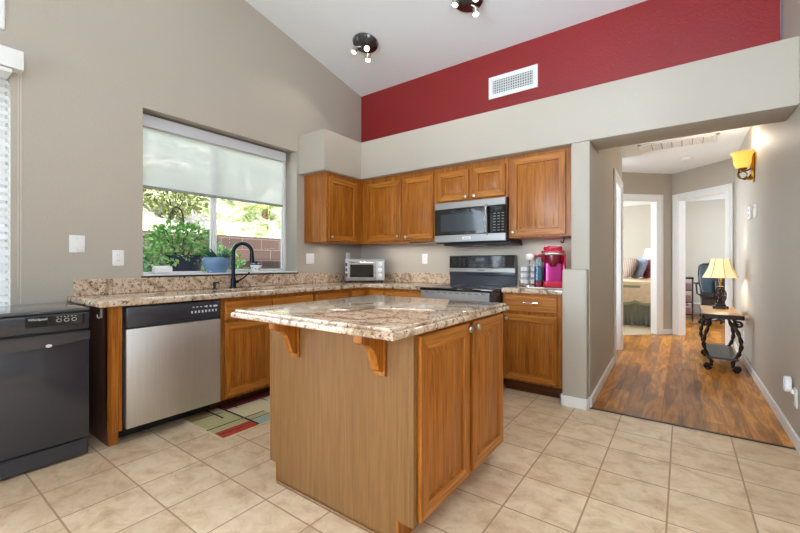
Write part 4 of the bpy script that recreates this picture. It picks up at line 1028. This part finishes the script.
b2 = thing('table_lamp', 'lit bedroom lamp with a pale shade seen through the left doorway', 'lamp', (-.56, 10.22, .77))
m = MB(); m.lathe([(.08, 0), (.085, .015), (.03, .03), (.05, .10), (.055, .18), (.02, .27), (.012, .34), (.012, .44)], (-.56, 10.22, .77), 20); build('base', m, 'bronze', b2)
m = MB(); m.lathe([(.17, .40), (.10, .70)], (-.56, 10.22, .77), 24, cap=False); build('lamp_shade', m, 'shade', b2)
lamp('POINT', 'bedroom_lamp_bulb', (-.56, 10.22, 1.33), 5, (1, .82, .56), radius=.05)

# ================================================================ OFFICE seen through the right doorway
ch = thing('office_chair', 'black mesh-back office chair beyond the right doorway', 'chair', (.54, 9.2, 0), rotz=R(6), local=True)
m = MB(); m.prism(rr(-.25, .25, -.24, .24, .09, 5), .50, .58, bev=.02); build('seat', m, 'blackmat', ch)
T = Matrix.Translation((0, .25, .60)) @ Matrix.Rotation(R(-12), 4, 'X')
def bow(u): return .05 * (1 - (u / .24) ** 2)
m = MB(); P = [(-.20, 0), (-.235, .15), (-.245, .35), (-.23, .50), (-.17, .55), (0, .565), (.17, .55), (.23, .50), (.245, .35), (.235, .15), (.20, 0), (0, -.015)]
m.tube([(x, bow(x), z) for x, z in P], .018, 8, M_=T, closed=True); build('back_frame', m, 'blackmat', ch)
m = MB(); t = bmesh.new(); g_ = [[t.verts.new((x, bow(x), z)) for x in (-.23, -.12, 0, .12, .23)] for z in (0, .14, .28, .42, .545)]
for a, b in zip(g_, g_[1:]):
    for i in range(4): t.faces.new((a[i], a[i + 1], b[i + 1], b[i]))
m._add(t, T); build('mesh_back', m, plain('blue_black_mesh', rgb(34, 52, 62), .7), ch)
for s in (-1, 1):
    m = MB(); m.tube([(s * .25, 0, .54), (s * .31, .02, .58), (s * .32, .05, .76)], .014, 8); m.box(s * .32 - .035, s * .32 + .035, -.14, .14, .76, .79, .01, seg=2); build('armrest', m, 'blackmat', ch)
m = MB(); m.tube([(0, .1, .52), (0, .27, .52), (0, .30, .64), (0, .34, .80)], .02, 8); build('back_support', m, 'blackmat', ch)
m = MB(); m.cyl((0, 0, .10), (0, 0, .50), .028); build('column', m, 'chrome', ch)
for k in range(5):
    a = k * 2 * math.pi / 5
    m = MB(); m.tube([(0, 0, .13), (.30 * math.cos(a), .30 * math.sin(a), .075)], [.026, .016], 8); bl_ = build('base_arm', m, 'blackmat', ch)
    m = MB(); c = Vector((.30 * math.cos(a), .30 * math.sin(a), .03)); tv = Vector((-math.sin(a), math.cos(a), 0)) * .018; m.cyl(c - tv, c + tv, .03, seg=16); m.cyl(c, c + Vector((0, 0, .05)), .008, seg=8); build('caster', m, 'blackmat', bl_)
dk = thing('desk', 'dark wood desk against the far office wall behind the black chair', 'desk', (.5, 10.6, 0))
m = MB(); m.box(.30, 1.6, 9.85, 10.6, .72, .76, .004); build('desktop', m, 'darkwood', dk)
m = MB(); m.box(.32, .72, 9.9, 10.55, .03, .72); pe = build('pedestal', m, 'darkwood', dk)
for z in (.10, .31, .52):
    m = MB(); m.door(FY(9.9), .335, .705, z, z + .18, raised=False); d = build('drawer', m, 'darkwood', dk); k = MB(); knob(k, FY(9.9), .52, z + .09); build('knob', k, 'bronze', d)
m = MB(); m.box(1.54, 1.58, 9.9, 10.55, 0, .72); build('side_panel', m, 'darkwood', dk)
sh = thing('shelf_unit', 'slim dark shelf stand with pink boxes left of the office chair', 'shelf', (.02, 9.75, 0))
m = MB(); m.box(-.13, .19, 9.6, 9.95, .835, .87, .003); build('top', m, 'darkwood', sh)
for z in (.12, .36, .60):
    m = MB(); m.box(-.12, .18, 9.61, 9.94, z, z + .02); build('shelf', m, 'darkwood', sh)
for x in (-.11, .17):
    for y in (9.62, 9.93):
        m = MB(); m.box(x - .012, x + .012, y - .012, y + .012, 0, .835); build('post', m, 'darkwood', sh)
px0 = None
for z, lab in ((.14, 'pink storage box on the lowest shelf of the slim stand'), (.38, 'pink storage box on the middle shelf of the slim stand'), (.62, 'pink storage box on the top shelf of the slim stand')):
    if px0 is None:
        px0 = thing('storage_box', lab, 'box', (.03, 9.77, z), group='pink boxes on the slim shelf stand')
        m = MB(); m.box(-.085, .145, 9.63, 9.91, z + .001, z + .12, .004); build('tub', m, plain('dusty_pink', rgb(176, 132, 134), .6), px0)
        m = MB(); m.box(-.09, .15, 9.625, 9.915, z + .12, z + .135, .004); build('lid', m, plain('pale_pink', rgb(204, 170, 170), .6), px0)
    else:
        c = copy_tree(px0, label=lab); c.location = (.03, 9.77, z)
wb = thing('storage_bin', 'low white lidded bin against the far office wall', 'box', (.27, 11.2, 0))
m = MB(); m.prism(rr(.12, .42, 11.0, 11.38, .03), 0.002, .20, bev=.004); build('tub', m, 'white', wb)
m = MB(); m.prism(rr(.105, .435, 10.985, 11.385, .035), .20, .23, bev=.005); build('lid', m, 'white', wb)
m = MB(); m.box(-.15, 2.6, 11.386, 11.4, 0, .085, .004); m.box(-3.2, -.25, 11.386, 11.4, 0, .085, .004); struct('baseboard_far', m, 'trim')

# ================================================================ GARDEN outside the kitchen window
m = MB(); m.box(-6.6, XL - .24, -4, 12, -.1, -.02); struct('ground_garden', m, plain('garden_earth', rgb(150, 124, 98), .95, var=.2, vs=5))
hm, n, l, b = new_mat('sunlit_gravel_slope')
v = coords(n, l, kind='World'); f1 = noise(n, l, v, 2.2, 7, .7); f2 = noise(n, l, v, 5, 7, .8)
c = ramp(n, l, f1, [(.35, rgb(196, 190, 176)), (.48, rgb(226, 222, 212)), (.56, rgb(150, 160, 112)), (.66, rgb(96, 116, 68))])
l.new(mix(n, l, .5, c, ramp(n, l, f2, [(.4, rgb(96, 108, 66)), (.5, rgb(200, 190, 150)), (.56, rgb(255, 252, 244))]), 'MULTIPLY'), b.inputs['Base Color']); b.inputs['Roughness'].default_value = .95
m = MB(); t = m.bm; g_ = []
for i in range(26):
    row = []
    for j in range(60):
        x = -6.66 - i * .6; y = -6 + j * .6
        row.append(t.verts.new((x, y, 1.35 + i * .34 + .25 * math.sin(x * 1.3 + y * .7) + .18 * math.sin(y * 1.9 + i) + rnd.uniform(-.08, .08))))
    g_.append(row)
for a, b_ in zip(g_, g_[1:]):
    for j in range(59): t.faces.new((a[j], a[j + 1], b_[j + 1], b_[j]))
struct('hill', m, hm)
bm_, n, l, b = new_mat('garden_block')
br = n.new('ShaderNodeTexBrick'); l.new(coords(n, l, kind='World', rot=(R(90), 0, R(90))), br.inputs['Vector'])
tc = n.new('ShaderNodeNewGeometry'); sx_ = n.new('ShaderNodeSeparateXYZ'); cx_ = n.new('ShaderNodeCombineXYZ'); l.new(tc.outputs['Position'], sx_.inputs[0]); l.new(sx_.outputs['Y'], cx_.inputs['X']); l.new(sx_.outputs['Z'], cx_.inputs['Y']); l.new(cx_.outputs[0], br.inputs['Vector'])
for k, x in (('Scale', 1), ('Mortar Size', .008), ('Brick Width', .40), ('Row Height', .20)): br.inputs[k].default_value = x
br.inputs['Color1'].default_value = rgb(98, 76, 66); br.inputs['Color2'].default_value = rgb(82, 66, 60); br.inputs['Mortar'].default_value = rgb(122, 106, 96)
l.new(br.outputs['Color'], b.inputs['Base Color']); b.inputs['Roughness'].default_value = .9
m = MB(); m.box(-6.66, -6.46, -6, 14, -.05, 1.64); struct('wall_garden', m, bm_, smooth=False)
def leaves(mb, c, rad, n_, size, flat=.5):
    t = mb.bm
    for _ in range(n_):
        while True:
            p = Vector((rnd.uniform(-1, 1), rnd.uniform(-1, 1), rnd.uniform(-1, 1)))
            if .35 < p.length < 1: break
        q_ = Vector((c[0] + p.x * rad[0], c[1] + p.y * rad[1], c[2] + p.z * rad[2]))
        d = (p + Vector((rnd.gauss(0, .6), rnd.gauss(0, .6), rnd.gauss(.1, .5)))).normalized(); L = size * rnd.uniform(.6, 1.3)
        s_ = d.cross(Vector((rnd.gauss(0, 1), rnd.gauss(0, 1), 1))).normalized() * L * .3; u_ = d.cross(s_).normalized() * L * .1
        a = t.verts.new(q_); b1 = t.verts.new(q_ + d * L * .5 + s_ + u_); b2_ = t.verts.new(q_ + d * L * .5 - s_ + u_); e_ = t.verts.new(q_ + d * L); mid = t.verts.new(q_ + d * L * .5)
        t.faces.new((a, b1, mid)); t.faces.new((a, mid, b2_)); t.faces.new((b1, e_, mid)); t.faces.new((mid, e_, b2_))
G1 = leafy('bright_green_leaf', (70, 128, 56), (122, 180, 90), (180, 218, 136)); G2 = leafy('deep_green_leaf', (58, 100, 60), (94, 146, 86), (140, 186, 116)); G3 = leafy('olive_leaf', (92, 104, 50), (130, 142, 76), (176, 178, 110))
def shrub(label, c, rad, n_, size, mat, base, name='garden_shrub', cat='shrub'):
    r = thing(name, label, cat, (c[0], c[1], base), group=None)
    m = MB(); leaves(m, c, rad, n_, size); build('foliage', m, mat, r, smooth=False)
    m = MB()
    for k in range(5):
        a = k * 1.3; m.tube([(c[0] + .03 * math.cos(a), c[1] + .03 * math.sin(a), base), (c[0] + rad[0] * .3 * math.cos(a), c[1] + rad[1] * .3 * math.sin(a), c[2]), (c[0] + rad[0] * .6 * math.cos(a), c[1] + rad[1] * .6 * math.sin(a), c[2] + rad[2] * .6)], [.014, .010, .005], 6)
    build('stem', m, 'darkwood', r); return r
pp = shrub('trailing green plant in a dark blue pot on a stand just outside the window', (-4.45, 2.02, 1.36), (.28, .36, .24), 1100, .06, G1, 1.1, 'potted_plant', 'plant')
m = MB(); m.lathe([(.12, 0), (.14, .02), (.19, .20), (.20, .24), (.18, .24), (.16, .2), (.02, .18)], (-4.45, 2.06, 1.0), 28); build('pot', m, plain('dark_blue_glaze', rgb(28, 40, 72), .25), pp)
pst = thing('plant_stand', 'tall black metal plant stand outside the window under the potted plant', 'plant stand', (-4.45, 2.06, -.02))
m = MB(); m.lathe([(.2, 0), (.2, .02)], (-4.45, 2.06, .98), 24); build('top', m, 'blackmat', pst)
for k in range(3):
    a = k * 2.094 + .4; m = MB(); m.tube([(-4.45 + .15 * math.cos(a), 2.06 + .15 * math.sin(a), .98), (-4.45 + .22 * math.cos(a), 2.06 + .22 * math.sin(a), -.02)], .012, 6); build('leg', m, 'blackmat', pst)
m = MB(); m.tube([(-5.0, 2.15, -.02), (-5.0, 2.15, 1.66)] + [(-5.0, 2.225 - .075 * math.cos(math.pi * i / 10), 1.70 + .14 * math.sin(math.pi * i / 10)) for i in range(11)] + [(-5.0, 2.30, 1.64), (-5.0, 2.34, 1.61), (-5.0, 2.35, 1.66)], .010, 8)
build('shepherd_hook', m, 'blackmat', label='black shepherd hook rising behind the potted plant outside the window', cat='garden hook')
shrub('dense green shrub outside the left end of the kitchen window', (-5.75, 2.0, .75), (.5, .55, .72), 1500, .09, G2, -.02)
shrub('green shrub behind the centre bar of the kitchen window', (-5.75, 3.2, .72), (.45, .4, .72), 1200, .08, G1, -.02)
k = 0
for (x, y, r_, mt, lab) in ((-8.2, 3.6, .7, G3, 'olive bush low on the slope behind the garden wall'), (-9.5, 5.6, .9, G3, 'wide olive bush halfway up the sunny slope'), (-8.4, 7.9, .5, G1, 'round green bush just above the garden wall'),
                        (-11, 4.4, 1.1, G2, 'dark bush high on the sunny slope'), (-11.5, 8.0, 1.2, G3, 'large pale bush high on the slope toward the right'), (-13, 6.0, .9, G1, 'green bush on the slope beyond the palm')):
    z = 1.35 + (-6.66 - x) / .6 * .34
    shrub(lab, (x, y, z + r_ * .5), (r_, r_, r_ * .7), 1300, .11, mt, z - .1)
pa = thing('palm_tree', 'young palm with arching fronds above the garden wall', 'palm', (-8.3, 5.75, 2.2))
m = MB(); m.tube([(-8.3, 5.75, 2.1), (-8.28, 5.75, 2.25), (-8.25, 5.76, 2.45)], [.13, .11, .09], 12); build('trunk', m, plain('palm_bark', rgb(120, 92, 62), .9, var=.3, vs=20), pa)
for k in range(14):
    a = k * 2.4; el = rnd.uniform(.2, 1.0); L = rnd.uniform(1.1, 1.7); d = Vector((math.cos(a), math.sin(a), el)).normalized(); m = MB(); P = [Vector((-8.25, 5.76, 2.45)) + d * L * f + Vector((0, 0, -.75 * L * f * f)) for f in [i / 14 for i in range(15)]]
    m.tube(P, [.014] * 10 + [.008] * 5, 5)
    for i in range(2, 15):
        tg = (P[i] - P[i - 1]).normalized(); sd_ = tg.cross(Vector((0, 0, 1))).normalized()
        for s in (-1, 1): blade(m, P[i], tg * .6 + sd_ * s + Vector((0, 0, -.15)), .34 * (1 - .5 * abs(i - 7) / 8), .012, .35, 3)
    build('frond', m, leafy('palm_leaf', (96, 116, 50), (140, 156, 76), (190, 196, 120)) if k == 0 else bpy.data.materials['palm_leaf'], pa)
